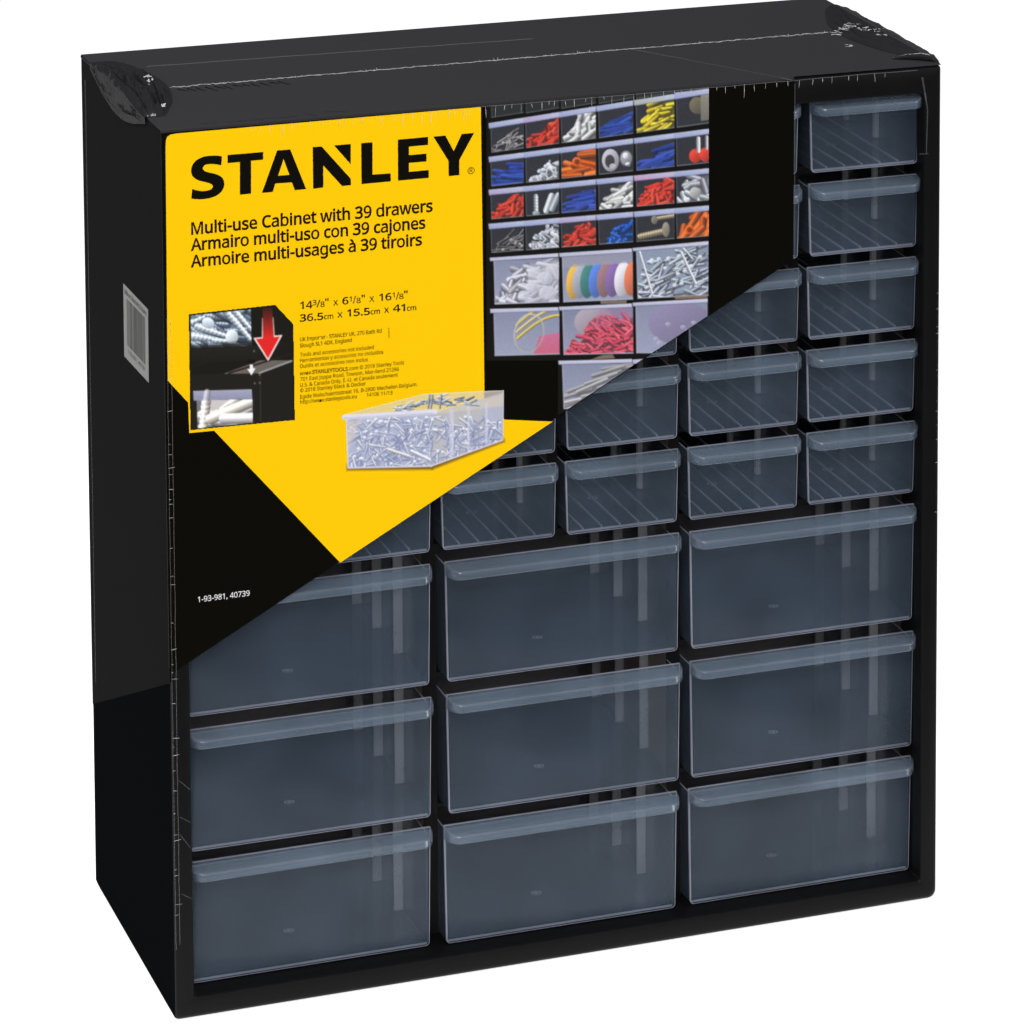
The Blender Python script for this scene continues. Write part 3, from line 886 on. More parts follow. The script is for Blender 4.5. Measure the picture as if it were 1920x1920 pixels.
# ---- printed photographs: painted in a grid of small cells, one colour per cell
class Print:
    def __init__(self, x0, y0, x1, y1, base):
        self.x0, self.y0 = x0, y0
        self.w, self.h = x1 - x0, y1 - y0
        self.c = np.empty((self.h, self.w, 3)); self.c[:] = base
        self.a = np.zeros((self.h, self.w))
        self.clip = None
        yy, xx = np.mgrid[0:self.h, 0:self.w]
        self.xx, self.yy = xx + x0 + .5, yy + y0 + .5

    def _win(self, xa, ya, xb, yb):
        i0, i1 = max(0, int(ya - self.y0 - 1)), min(self.h, int(yb - self.y0 + 2))
        j0, j1 = max(0, int(xa - self.x0 - 1)), min(self.w, int(xb - self.x0 + 2))
        return (slice(i0, i1), slice(j0, j1)) if i1 > i0 and j1 > j0 else None

    def mix(self, w, cov, col):
        if self.clip is not None:
            cov = cov * self.clip[w]
        self.c[w] = self.c[w] * (1 - cov[..., None]) + np.asarray(col, float) * cov[..., None]

    def cover(self, pts, soft=1.0):
        p = np.asarray(pts, float)
        ar = np.sum(p[:, 0] * np.roll(p[:, 1], -1) - np.roll(p[:, 0], -1) * p[:, 1])
        if ar < 0: p = p[::-1]
        w = self._win(p[:, 0].min() - soft, p[:, 1].min() - soft, p[:, 0].max() + soft, p[:, 1].max() + soft)
        if w is None: return None, None
        x, y = self.xx[w], self.yy[w]
        d = np.full(x.shape, 1e9)
        for i in range(len(p)):
            a, b_ = p[i], p[(i + 1) % len(p)]
            e = b_ - a; L = np.hypot(*e) + 1e-9
            d = np.minimum(d, (e[0] * (y - a[1]) - e[1] * (x - a[0])) / L)
        return w, np.clip(d / soft + .5, 0, 1)

    def poly(self, pts, col, alpha=1.0, soft=1.0):
        w, cv = self.cover(pts, soft)
        if w is not None: self.mix(w, cv * alpha, col)

    def grad(self, pts, c0, c1, alpha=1.0):
        w, cv = self.cover(pts)
        if w is None: return
        ys = [p[1] for p in pts]
        t = np.clip((self.yy[w] - min(ys)) / (max(ys) - min(ys) + 1e-9), 0, 1)[..., None]
        self.mix(w, cv * alpha, np.asarray(c0, float) * (1 - t) + np.asarray(c1, float) * t)

    def rod(self, a, b_, r, col, alpha=1.0, thread=0, shade=True, taper=0):
        a, b_ = np.asarray(a, float), np.asarray(b_, float)
        w = self._win(min(a[0], b_[0]) - r, min(a[1], b_[1]) - r, max(a[0], b_[0]) + r, max(a[1], b_[1]) + r)
        if w is None: return
        x, y = self.xx[w], self.yy[w]
        e = b_ - a; L = np.hypot(*e) + 1e-9; e = e / L
        s = (x - a[0]) * e[0] + (y - a[1]) * e[1]
        sc = np.clip(s, 0, L)
        q = -(x - a[0]) * e[1] + (y - a[1]) * e[0]
        rr = r * (1 - taper * sc / L)
        d = np.hypot(s - sc, q)
        cv = np.clip(rr - d + .5, 0, 1)
        if thread:
            cv = cv * np.clip(rr * (1 + .10 * np.sin(s * thread)) - d + .5, 0, 1)
        if e[0] < 0: q = -q
        t = np.clip(q / (rr + .3), -1, 1)
        k = np.ones_like(t)
        if shade:
            k = .95 - .38 * t - .18 * t * t + .45 * np.exp(-((t + .35) / .22) ** 2)
            if thread: k = k * (1 + .15 * np.sin(s * thread + 1.5 * t))
        self.mix(w, cv * alpha, np.clip(np.asarray(col, float) * k[..., None], 0, 255))

    def disc(self, c, rx, ry, col, alpha=1.0, ang=0, shade=.3, ring=0):
        R = max(rx, ry) + 2
        w = self._win(c[0] - R, c[1] - R, c[0] + R, c[1] + R)
        if w is None: return
        x, y = self.xx[w] - c[0], self.yy[w] - c[1]
        ca, sa = math.cos(ang), math.sin(ang)
        u, v = (x * ca + y * sa) / rx, (-x * sa + y * ca) / ry
        d = np.hypot(u, v)
        m = min(rx, ry)
        cv = np.clip((1 - d) * m + .5, 0, 1)
        if ring: cv = cv * np.clip((d - (1 - ring / m)) * m + .5, 0, 1)
        k = 1 + shade * (-.6 * v - .5 * u)
        self.mix(w, cv * alpha, np.clip(np.asarray(col, float) * k[..., None], 0, 255))

    def build(self, name, keep, y, mat, parent, grain=4, blur=1):
        c = self.c
        for _ in range(blur):
            p = np.pad(c, ((1, 1), (1, 1), (0, 0)), 'edge')
            c = .5 * c + .125 * (p[:-2, 1:-1] + p[2:, 1:-1] + p[1:-1, :-2] + p[1:-1, 2:])
        g = np.random.default_rng(3)
        c = np.clip(c + g.normal(0, grain, c.shape[:2])[..., None] * (.3 + .7 * (c.max(2, keepdims=True) > 60)), 0, 255)
        cl = lin(c) * .93
        H, Wd = self.h, self.w
        d = np.stack([(np.arange(Wd + 1) + self.x0 - CX) / F_PX, np.zeros(Wd + 1), -np.ones(Wd + 1)], 1)
        gx, gy = np.meshgrid(np.arange(Wd + 1) + self.x0, np.arange(H + 1) + self.y0)
        dirs = np.stack([(gx - CX) / F_PX, -(gy - CY) / F_PX, -np.ones(gx.shape)], -1) @ CAM_M.T
        t = (y - CAM_C[1]) / dirs[..., 1]
        P = (CAM_C + dirs * t[..., None]).reshape(-1, 3) * MM
        ii, jj = np.nonzero(keep)
        q = np.stack([ii * (Wd + 1) + jj, (ii + 1) * (Wd + 1) + jj, (ii + 1) * (Wd + 1) + jj + 1, ii * (Wd + 1) + jj + 1], 1)
        used, inv = np.unique(q, return_inverse=True)
        q = inv.reshape(-1, 4)
        me = bpy.data.meshes.new(name)
        me.vertices.add(len(used)); me.vertices.foreach_set('co', P[used].astype(np.float32).ravel())
        me.loops.add(q.size); me.loops.foreach_set('vertex_index', q.ravel().astype(np.int32))
        me.polygons.add(len(q)); me.polygons.foreach_set('loop_start', (np.arange(len(q)) * 4).astype(np.int32))
        me.update(calc_edges=True)
        at_ = me.color_attributes.new('print', 'FLOAT_COLOR', 'CORNER')
        # corner colours averaged at shared corners, so that the picture is smooth
        pc = np.pad(cl, ((1, 1), (1, 1), (0, 0)), 'edge')
        vc = .25 * (pc[:-1, :-1] + pc[1:, :-1] + pc[:-1, 1:] + pc[1:, 1:])
        vc = vc.reshape(-1, 3)[used][q.ravel()]
        at_.data.foreach_set('color', np.concatenate([vc, np.ones((len(vc), 1))], 1).astype(np.float32).ravel())
        me.materials.append(mat)
        o = bpy.data.objects.new(name, me)
        S.collection.objects.link(o)
        o.parent = parent
        return o


pm = principled('printed_photograph', (1, 1, 1), 0.4, 0.2)
an = pm.node_tree.nodes.new('ShaderNodeAttribute'); an.attribute_name = 'print'
pm.node_tree.links.new(an.outputs['Color'], pm.node_tree.nodes['Principled BSDF'].inputs['Base Color'])
rnd = random.Random(42)

# -- picture of the filled drawers
P = Print(907, 150, 1334, 788, (13, 12, 8))
K = .260417
def A3(x, y): return (880 + x * K, 120 + y * K)
def B3(x, y): return (880 + x * K, 440 + y * K)
def lerp2(q, u, v):
    (tl, tr, br, bl) = q
    return ((1 - v) * ((1 - u) * tl[0] + u * tr[0]) + v * ((1 - u) * bl[0] + u * br[0]),
            (1 - v) * ((1 - u) * tl[1] + u * tr[1]) + v * ((1 - u) * bl[1] + u * br[1]))


def setclip(q):
    P.clip = None
    m = np.zeros((P.h, P.w)); w, cv = P.cover(q)
    if w is not None: m[w] = cv
    P.clip = m


def pile(q, col, n, L, r, hill, thread=0, spread=1.2, jit=25, base=None, taper=0, heads=False, fill=True):
    if fill:
        P.poly([lerp2(q, hill[0] + .06, 1), lerp2(q, hill[0] + .25, .5 + hill[1] * .5), lerp2(q, .6, hill[1] + .08), lerp2(q, 1, hill[1] + .05), lerp2(q, 1, 1)], [x * .5 for x in col], .9, 4)
    for i in range(n):
        u = rnd.uniform(hill[0], 1.02)
        top = hill[1] + (1 - hill[1]) * max(0, 1 - (u - hill[0]) / .45) ** 1.2
        v = top + (1.02 - top) * ((i + rnd.random()) / n)
        c = lerp2(q, u, v)
        a = rnd.gauss(base if base is not None else 0, spread)
        k = 1 - rnd.random() * .35
        j0 = rnd.uniform(-jit, jit) * .4
        cc = [max(0, min(255, x * k + j0 + rnd.uniform(-4, 4))) for x in col]
        d = (math.cos(a) * L / 2, math.sin(a) * L / 2)
        p0, p1 = (c[0] - d[0], c[1] - d[1]), (c[0] + d[0], c[1] + d[1])
        P.rod((p0[0] + .8, p0[1] + 1), (p1[0] + .8, p1[1] + 1), r + .6, [x * .25 for x in cc], .5, shade=False)
        P.rod(p0, p1, r, cc, 1, thread, taper=taper)
        if heads:
            P.disc(p0, r * 1.9, r * 1.5, [min(255, x * 1.15) for x in cc], 1, a)


RED, ORG, BLU, WHT, YLW, SIL, BRS = (214, 52, 34), (226, 92, 26), (38, 62, 150), (226, 226, 224), (222, 196, 36), (170, 178, 190), (150, 136, 104)
XLs, XRs = [155, 405, 660, 930, 1200, 1490], [390, 645, 910, 1178, 1475, 1733]
LT = [(425, -.158), (668, -.128), (905, -.098), (1150, -.0835)]
BB = [(635, -.135), (878, -.1085), (1115, -.087), (1357, -.077)]


def lip(p, col=(150, 160, 198), hi=(188, 194, 222)):
    P.grad(p, hi, col)
    P.rod(p[3], p[2], .6, (90, 95, 125), .7, shade=False)


def cell(r, c):
    xl, xr = XLs[c], XRs[c]
    def lt(x): return LT[r][0] + LT[r][1] * (x - 145)
    def bb(x): return BB[r][0] + BB[r][1] * (x - 160)
    body = [A3(xl, lt(xl) + 36), A3(xr, lt(xr) + 36), A3(xr, bb(xr)), A3(xl + 6, bb(xl))]
    lp = [A3(xl - 17, lt(xl - 17)), A3(xr + 2, lt(xr + 2)), A3(xr + 2, lt(xr + 2) + 38), A3(xl - 13, lt(xl - 13) + 40)]
    return body, lp


kinds = [['nail', 'red', 'wht', 'blut', 'spade', 'disk'], ['blub', 'scr', 'orgb', 'chrome', 'blut', 'redcap'],
         ['red', 'bolt', 'blut', 'wht2', 'redb', 'bolt2'], ['nail2', 'scr2', 'red', 'blue', 'brass', 'orgb2']]
for c in range(6):     # the row cut off by the fold
    xl, xr = XLs[c], XRs[c]
    y0 = 385 - .13 * (xl - 155)
    body = [A3(xl, 262 - .13 * (xl - 155)), A3(xr, 262 - .13 * (xr - 155)), A3(xr, 385 - .135 * (xr - 155) - 4), A3(xl + 5, y0)]
    P.poly(body, (44, 46, 48)); setclip(body)
    if c in (1, 2): P.disc(A3(xr - 60, 262 - .13 * (xr - 155) + 18), 17, 6, (120, 112, 100))
    P.clip = None
    P.rod(body[3], body[2], .7, (110, 115, 118), .8, shade=False); P.rod(body[0], body[3], .6, (90, 95, 98), .7, shade=False)
b0 = [A3(1478, 205), A3(1735, 185), A3(1735, 212), A3(1480, 240)]
lip(b0)
for r in range(4):
    for c in range(6):
        body, lp = cell(r, c)
        k = kinds[r][c]
        P.poly(body, (34, 35, 39))
        setclip(body)
        if k in ('nail', 'nail2'):
            pile(body, (120, 116, 112) if k == 'nail2' else (150, 148, 146), 22, 26, 1.1, (.05, .3), spread=.5, base=-.5, jit=40, fill=False)
            for i in range(5): P.disc(lerp2(body, rnd.uniform(.3, .95), rnd.uniform(.5, .95)), 2.8, 2.4, (165, 160, 158))
        elif k in ('red', 'redb'):
            pile(body, RED, 34 if k == 'red' else 44, 19, 4.0, (.08, .12 if k == 'redb' else .2), thread=1.5, spread=.5, base=-.6)
        elif k in ('wht', 'wht2'):
            pile(body, WHT, 24, 22, 4.6, (.15, .0 if k == 'wht' else .05), spread=.35, base=-.7 if k == 'wht' else -.35)
        elif k in ('blut', 'blub'):
            pile(body, BLU, 16, 42, 4.4, (.1, .25), spread=.13, base=-.28 if k == 'blut' else -.05, jit=18)
        elif k == 'blue':
            pile(body, (34, 88, 196), 22, 13, 4.2, (.3, .1), thread=1.0, spread=.6, base=-.4)
        elif k == 'spade':
            pile(body, YLW, 20, 26, 5.2, (.08, .0), spread=.25, base=-.55, taper=.6)
        elif k == 'disk':
            P.disc(lerp2(body, .62, .35), 15, 16, (96, 88, 66)); P.grad([lerp2(body, .72, .0), lerp2(body, 1, 0), lerp2(body, 1, .9), lerp2(body, .72, .9)], (140, 132, 116), (104, 98, 88))
        elif k in ('scr', 'scr2'):
            pile(body, (196, 202, 210), 34, 9 if k == 'scr' else 15, 2.4, (.2, .35 if k == 'scr' else .15), thread=2.2, spread=1.0, jit=60, heads=True)
        elif k in ('orgb', 'orgb2'):
            pile(body, ORG, 12, 34, 6, (.12, .05), spread=.3, base=-.1 if k == 'orgb' else -.9)
            P.disc(lerp2(body, .45 if k == 'orgb' else .38, .42 if k == 'orgb' else .7), 8.5, 8.5, ORG); P.disc(lerp2(body, .45 if k == 'orgb' else .38, .42 if k == 'orgb' else .7), 5, 5, (130, 42, 8))
        elif k == 'chrome':
            P.disc(lerp2(body, .34, .52), 16, 21, (176, 172, 182)); P.disc(lerp2(body, .32, .55), 9, 12, (52, 50, 52)); P.disc(lerp2(body, .4, .75), 6, 5, (225, 222, 228), .7)
            P.disc(lerp2(body, .8, .52), 12, 15, (150, 150, 158)); P.disc(lerp2(body, .78, .42), 5, 6, (240, 240, 244)); P.disc(lerp2(body, .85, .75), 5, 4, (225, 225, 232)); P.disc(lerp2(body, .8, .52), 12, 15, (70, 70, 78), 1, ring=1.5)
        elif k == 'redcap':
            for u in (.55, .85): P.disc(lerp2(body, u, .72), 11, 13, RED)
            P.rod(lerp2(body, .65, .12), lerp2(body, .65, .55), 4, (200, 196, 198)); P.rod(lerp2(body, .9, .1), lerp2(body, .9, .5), 3, (170, 166, 168))
        elif k in ('bolt', 'bolt2'):
            P.rod(lerp2(body, .3, .25), lerp2(body, .3, .9), 4.5, (176, 184, 190), thread=1.1); P.disc(lerp2(body, .3, .93), 7, 4.5, (150, 160, 168))
            P.rod(lerp2(body, .62, .85), lerp2(body, .78, .3), 6, (188, 194, 200)); P.rod(lerp2(body, .8, .8), lerp2(body, .98, .3), 6, (150, 156, 164))
            if k == 'bolt2':
                pile(body, (188, 194, 202), 10, 20, 5.5, (.1, .0), spread=.9, jit=60); P.disc(lerp2(body, .55, .68), 10.5, 10.5, (172, 172, 168)); P.disc(lerp2(body, .3, .9), 6, 4, (240, 244, 250))
        elif k == 'brass':
            P.rod(lerp2(body, .1, .82), lerp2(body, .72, .68), 6, BRS, thread=1.3); P.disc(lerp2(body, .78, .62), 7, 14, (136, 128, 108)); P.rod(lerp2(body, .55, .15), lerp2(body, 1, .1), 4, BRS, thread=1.5); P.disc(lerp2(body, .48, .2), 6, 8, (120, 114, 100))
        P.poly(body, (150, 158, 180), .15)
        P.clip = None
        P.rod(body[3], body[2], .7, (150, 156, 166), .8, shade=False); P.rod(body[0], body[3], .6, (130, 136, 150), .7, shade=False); P.rod(body[1], body[2], .5, (110, 114, 126), .6, shade=False)
        tint = {'red': (170, 150, 190), 'redb': (190, 140, 180), 'spade': (165, 172, 160)}.get(k, (148, 158, 196))
        lip(lp, tint)
        P.rod(lerp2(lp, .8, .5), lerp2(lp, .84, .0), .6, (205, 210, 235), .6, shade=False)

# the large printed drawers
big = [([A3(178, 1418), A3(645, 1395), A3(645, 1712), A3(186, 1728)], [A3(146, 1395), A3(640, 1362), A3(642, 1390), A3(150, 1420)], 'plugs'),
       ([A3(670, 1388), A3(1176, 1355), A3(1178, 1692), A3(680, 1712)], [A3(645, 1362), A3(1170, 1328), A3(1172, 1356), A3(650, 1390)], 'tapes'),
       ([A3(1204, 1345), A3(1722, 1305), A3(1720, 1664), A3(1215, 1686)], [A3(1174, 1325), A3(1722, 1275), A3(1722, 1304), A3(1178, 1348)], 'screws'),
       ([B3(178, 562), B3(648, 545), B3(650, 858), B3(186, 870)], [B3(150, 535), B3(640, 522), B3(642, 548), B3(152, 565)], 'cable'),
       ([B3(672, 542), B3(1178, 522), B3(1180, 852), B3(682, 862)], [B3(643, 520), B3(1170, 495), B3(1172, 522), B3(648, 546)], 'pink'),
       ([B3(1200, 515), B3(1715, 488), B3(1715, 850), B3(1206, 850)], [B3(1174, 490), B3(1716, 460), B3(1716, 488), B3(1178, 516)], 'knots'),
       ([B3(670, 935), B3(1180, 925), B3(1180, 1250), B3(682, 1252)], [B3(640, 908), B3(1172, 895), B3(1172, 922), B3(644, 936)], 'pins'),
       ([B3(1205, 925), B3(1400, 920), B3(1400, 1000), B3(1205, 1000)], [B3(1174, 900), B3(1400, 885), B3(1400, 915), B3(1178, 930)], 'none')]
for body, lp, k in big:
    P.grad(body, (116, 122, 146), (146, 150, 174))
    setclip(body)
    if k == 'plugs':
        pile(body, (206, 206, 214), 50, 30, 6, (.08, .0), spread=.6, base=-.6, jit=20, taper=.5)
        for u, v, r in ((.62, .3, 12), (.78, .45, 15), (.9, .25, 13), (.6, .65, 14), (.82, .78, 16), (.45, .82, 11)): P.disc(lerp2(body, u, v), r, r * .8, (222, 222, 228), .75)
        P.poly([lerp2(body, .55, .1), lerp2(body, 1, .05), lerp2(body, 1, 1), lerp2(body, .45, 1)], (208, 208, 216), .5, 6)
    elif k == 'tapes':
        for u, col in zip((.12, .21, .32, .44, .56, .68, .81, .95), ((226, 164, 40), (150, 154, 162), (38, 104, 92), (62, 104, 196), (134, 92, 92), (112, 78, 140), (222, 218, 222), (216, 98, 52))):
            P.disc(lerp2(body, u + .04, .56), 15, 33, col, 1, .1, .35)
        P.grad([lerp2(body, 0, 0), lerp2(body, 1, 0), lerp2(body, 1, .22), lerp2(body, 0, .24)], (138, 136, 150), (150, 150, 165), .75)
    elif k == 'screws':
        P.grad(body, (128, 142, 162), (146, 158, 176))
        pile(body, (186, 198, 214), 84, 34, 3.3, (-.05, .0), thread=1.6, spread=.45, base=-.45, jit=40, taper=.45, heads=False, fill=False)
        for i in range(14): P.disc(lerp2(body, rnd.uniform(.1, .95), rnd.uniform(.15, .95)), 4.2, 3.4, (206, 214, 226))
        P.rod(lerp2(body, .04, .02), lerp2(body, .2, .9), 2.4, (206, 212, 220), thread=1.6); P.rod(lerp2(body, .62, .1), lerp2(body, .82, .75), 2.8, (200, 208, 218), thread=1.6)
    elif k == 'cable':
        for i in range(3):
            for j in range(14):
                t0, t1 = j / 14, (j + 1) / 14
                p0 = lerp2(body, .35 + .65 * t0, .62 - .16 * i - .5 * math.sin(t0 * 1.6)); p1 = lerp2(body, .35 + .65 * t1, .62 - .16 * i - .5 * math.sin(t1 * 1.6))
                P.rod(p0, p1, 3, (202, 166, 44) if i != 1 else (196, 176, 96), .9)
        P.grad([lerp2(body, .68, .58), lerp2(body, 1, .5), lerp2(body, 1, 1), lerp2(body, .6, 1)], (206, 84, 128), (206, 70, 92))
        P.disc(lerp2(body, .53, .5), 28, 37, (196, 190, 160), .95, .25, .2, ring=1.6); P.disc(lerp2(body, .53, .5), 26, 35, (150, 148, 130), .6, .25, .2, ring=1.2)
    elif k == 'pink':
        P.disc(lerp2(body, .45, .3), 38, 30, (158, 142, 148), .8)
        pile(body, (222, 66, 84), 120, 16, 3.6, (.06, .18), thread=1.4, spread=.5, base=.1, jit=30)
        P.poly([lerp2(body, .55, .0), lerp2(body, 1, 0), lerp2(body, 1, .3), lerp2(body, .3, .45)], (170, 100, 140), .35, 8)
    elif k == 'knots':
        P.disc(lerp2(body, .62, .4), 60, 40, (112, 98, 132), .8)
        for i in range(8): P.disc(lerp2(body, rnd.uniform(.25, .85), rnd.uniform(.3, .85)), 5, 4, (172, 172, 186), .7)
    elif k == 'pins':
        pile(body, (190, 184, 178), 26, 60, 3.2, (0, .05), spread=.12, base=-.32, jit=30)
    P.poly(body, (176, 180, 208), {'screws': .14, 'pink': .18, 'tapes': .24}.get(k, .30))
    P.clip = None
    P.rod(body[3], body[2], 1.1, (184, 188, 210), .8, shade=False); P.rod(body[0], body[3], 1.1, (176, 180, 204), .75, shade=False)
    lip(lp, (176, 178, 206), (206, 206, 226))
for q in ([B3(945, 475), B3(1135, 470), B3(1130, 496), B3(945, 500)], [B3(1480, 442), B3(1715, 435), B3(1715, 458), B3(1480, 466)], [B3(960, 866), B3(1030, 862), B3(1050, 890), B3(870, 900)]):
    P.poly(q, (150, 130, 118), .8)
diag = lambda x: 487 + (1487 - x) * .6655
keep = (P.yy < diag(P.xx) - 1.2) & (P.xx > 912) & (P.xx < 1329)
top_edge = lambda x: 245 - (x - 304) * .08413
keep &= P.yy > top_edge(P.xx) + 4.5
keep &= ~((P.xx < 1046) & (P.yy > 676))
P.build('drawer_photograph', keep, YP, pm, sleeve)

# -- inset picture of two cabinets being stacked
P = Print(352, 568, 553, 814, (22, 20, 14))
def Z(x, y): return (320 + x * .15625, 540 + y * .15625)
q = [Z(240, 330), Z(960, 258), Z(970, 690), Z(248, 722)]
P.grad(q, (120, 138, 158), (96, 112, 130)); setclip(q)
pile(q, (150, 166, 186), 22, 66, 7, (0, .0), thread=1.1, spread=.3, base=.35, jit=60, taper=.5, fill=False)
for (a, b_, r) in ((Z(330, 470), Z(640, 570), 8), (Z(250, 580), Z(470, 610), 9), (Z(680, 300), Z(960, 620), 8), (Z(760, 270), Z(965, 500), 7), (Z(250, 420), Z(400, 350), 6), (Z(530, 630), Z(680, 640), 6)):
    P.rod(a, b_, r, (190, 204, 220), thread=.8, taper=.45)
P.disc(Z(450, 420), 12, 10, (208, 220, 232), 1, .5); P.disc(Z(735, 585), 12, 13, (214, 222, 232))
P.poly([Z(240, 690), Z(980, 640), Z(980, 740), Z(240, 760)], (30, 30, 32), .8, 8)
P.clip = None
P.grad([Z(248, 740), Z(1075, 690), Z(1075, 860), Z(248, 900)], (34, 31, 26), (26, 24, 20))
P.poly([Z(250, 948), Z(560, 885), Z(920, 868), Z(1075, 868), Z(1452, 730), Z(1452, 868), Z(1068, 1026), Z(250, 1036)], (104, 98, 92))
P.rod(Z(250, 950), Z(450, 880), 1.6, (30, 24, 20), shade=False); P.rod(Z(700, 1022), Z(1452, 785), 1.6, (38, 26, 20), shade=False); P.rod(Z(1060, 1022), Z(1452, 875), 1.6, (152, 152, 154), shade=False)
P.poly([Z(1075, 690), Z(1452, 620), Z(1452, 722), Z(1075, 868)], (24, 22, 18))
P.poly([Z(248, 1036), Z(1072, 1026), Z(1080, 1640), Z(248, 1700)], (30, 27, 22)); P.poly([Z(1076, 1030), Z(1452, 890), Z(1470, 1590), Z(1082, 1630)], (28, 26, 22))
P.rod(Z(1075, 1030), Z(1080, 1620), .5, (70, 68, 64), shade=False)
P.disc(Z(965, 885), 8, 4, (10, 9, 8))
for zx, zy in ((1002, 758), (1010, 1145), (1070, 1042), (1070, 1140)): P.disc(Z(zx, zy), 2, 2, (96, 94, 92))
q = [Z(310, 1345), Z(980, 1335), Z(985, 1615), Z(325, 1685)]
P.poly(q, (120, 118, 124)); setclip(q)
P.poly([Z(390, 1345), Z(980, 1335), Z(985, 1615), Z(370, 1685)], (206, 198, 200))
pile(q, (226, 220, 216), 16, 50, 7, (.1, .05), spread=.3, base=-.4, jit=20)
P.rod(Z(440, 1240), Z(390, 1690), 9, (232, 226, 222), thread=.7); P.rod(Z(480, 1570), Z(960, 1370), 10, (232, 224, 212)); P.rod(Z(640, 1570), Z(1000, 1560), 10, (240, 236, 240))
P.clip = None
P.grad([Z(270, 1235), Z(972, 1215), Z(980, 1330), Z(275, 1352)], (176, 178, 202), (150, 152, 184), .92)
P.rod(Z(440, 1250), Z(425, 1345), 6, (214, 210, 218), .6)
ar = [Z(1090, 310), Z(1238, 300), Z(1258, 560), Z(1345, 553), Z(1170, 885), Z(990, 600), Z(1092, 592)]
P.poly([Z(1098, 360), Z(1232, 350), Z(1250, 590), Z(1094, 600)], (240, 220, 214), .85); P.poly([Z(992, 600), Z(1342, 562), Z(1170, 878)], (244, 226, 222))
P.grad([Z(1104, 246), Z(1218, 238), Z(1236, 590), Z(1108, 602)], (60, 26, 20), (224, 40, 36)); P.poly([Z(1022, 612), Z(1312, 582), Z(1168, 846)], (224, 38, 36))
P.poly([Z(1104, 590), Z(1238, 578), Z(1238, 600), Z(1104, 612)], (224, 38, 36))
P.poly([Z(948, 922), Z(986, 918), Z(990, 972), Z(952, 976)], (244, 242, 244)); P.poly([Z(920, 974), Z(1018, 962), Z(970, 1048)], (244, 242, 244))
fr = [Z(218, 315), Z(1255, 203), Z(1472, 436), Z(1490, 1584), Z(237, 1706)]
P.a[:] = 0
w_, cv = P.cover(fr); kp = np.zeros((P.h, P.w), bool); kp[w_] = cv > .5
for i in range(5):
    P.rod(fr[i], fr[(i + 1) % 5], 1.6, (20, 17, 8), shade=False)
P.build('stacking_photograph', kp, YP - .02, pm, sleeve)

# -- picture of one drawer full of screws, overlapping the yellow
YS_ = lin((250, 200, 0))
P = Print(632, 722, 952, 892, (252, 203, 0))
def T(x, y): return (540 + x * .21875, 540 + y * .21875)
P.poly([(908.6, 700), (960, 700), (960, 784.6), (909, 782)], (13, 12, 8))
def clr_shadow(pts, s, al): P.poly(pts, (92, 62, 0), al, s)
clr_shadow([T(505, 1510), T(1235, 1500), T(1235, 1556), T(505, 1564)], 6, .8)
clr_shadow([T(1225, 1500), T(1850, 1280), T(1858, 1318), T(1235, 1556)], 6, .8)
sil = [T(462, 1108), T(480, 1084), T(1165, 908), T(1680, 884), T(1850, 878), T(1845, 1296), T(1828, 1318), T(1225, 1527), T(540, 1546), T(512, 1530), T(497, 1130), T(470, 1130)]
P.poly([T(480, 1085), T(1165, 908), T(1265, 1062), T(500, 1115)], (226, 206, 140), .95); P.poly([T(1165, 908), T(1680, 884), T(1680, 1040), T(1255, 1065)], (228, 208, 150), .95)
P.poly([T(1680, 884), T(1848, 879), T(1842, 1300), T(1680, 1350)], (176, 166, 164), .95)
fa = [T(497, 1125), T(1262, 1070), T(1225, 1527), T(515, 1543)]; fb = [T(1262, 1070), T(1845, 900), T(1840, 1300), T(1225, 1527)]
P.poly(fa, (170, 176, 202)); P.poly(fb, (172, 176, 198), .9)
P.poly([T(1262, 1070), T(1845, 900), T(1845, 1010), T(1300, 1075)], (214, 202, 170), .7, 5)
m = np.zeros((P.h, P.w))
for fq in (fa, [T(1262, 1040), T(1845, 970), T(1840, 1300), T(1225, 1527)]):
    w_, cv = P.cover(fq); m[w_] = np.maximum(m[w_], cv)
P.clip = m
for i in range(430):
    x, y = rnd.uniform(540, 1830), rnd.uniform(1100, 1530)
    a = rnd.uniform(0, 3.14); L = rnd.uniform(60, 150)
    g = rnd.choice(((140, 150, 182), (170, 178, 206), (206, 212, 230), (236, 239, 247), (116, 126, 158)))
    p0, p1 = T(x, y), T(x + L * math.cos(a), y + L * math.sin(a))
    P.rod((p0[0] + .6, p0[1] + .8), (p1[0] + .6, p1[1] + .8), 2.6, (128, 136, 172), .5, shade=False)
    P.rod(p0, p1, rnd.uniform(1.2, 2.3), g, .95, taper=.5)
    if rnd.random() < .3: P.disc(p0, 3.2, 2.6, (238, 240, 250))
P.rod(T(860, 1385), T(1030, 1440), 3.4, (206, 204, 200), thread=1.2); P.rod(T(1060, 1400), T(1210, 1470), 3.4, (222, 226, 240))
P.clip = None
P.poly([T(497, 1125), T(640, 1115), T(560, 1300), T(505, 1400)], (216, 204, 190), .6, 8)
for x0, x1, y0, y1 in ((1385, 1420, 1040, 1440), (1535, 1560, 1010, 1395), (1690, 1712, 985, 1345)):
    P.poly([T(x0, y0), T(x1, y0 - 8), T(x1, y1 - 12), T(x0, y1)], (214, 212, 234), .6)
P.poly(fa, (206, 210, 230), .20); P.poly(fb, (204, 206, 226), .22)
for i in range(46):
    x = rnd.uniform(900, 1560); y = 1050 - (x - 900) * .1 + rnd.uniform(-45, 10) - 30 * (1 if 1080 < x < 1320 else 0)
    a = rnd.uniform(-.5, .9); L = rnd.uniform(40, 110)
    g = rnd.choice(((126, 134, 150), (150, 158, 174), (196, 202, 212), (96, 102, 116)))
    P.rod(T(x, y), T(x + L * math.cos(a), y - L * math.sin(a) * .6), 1.7, g)
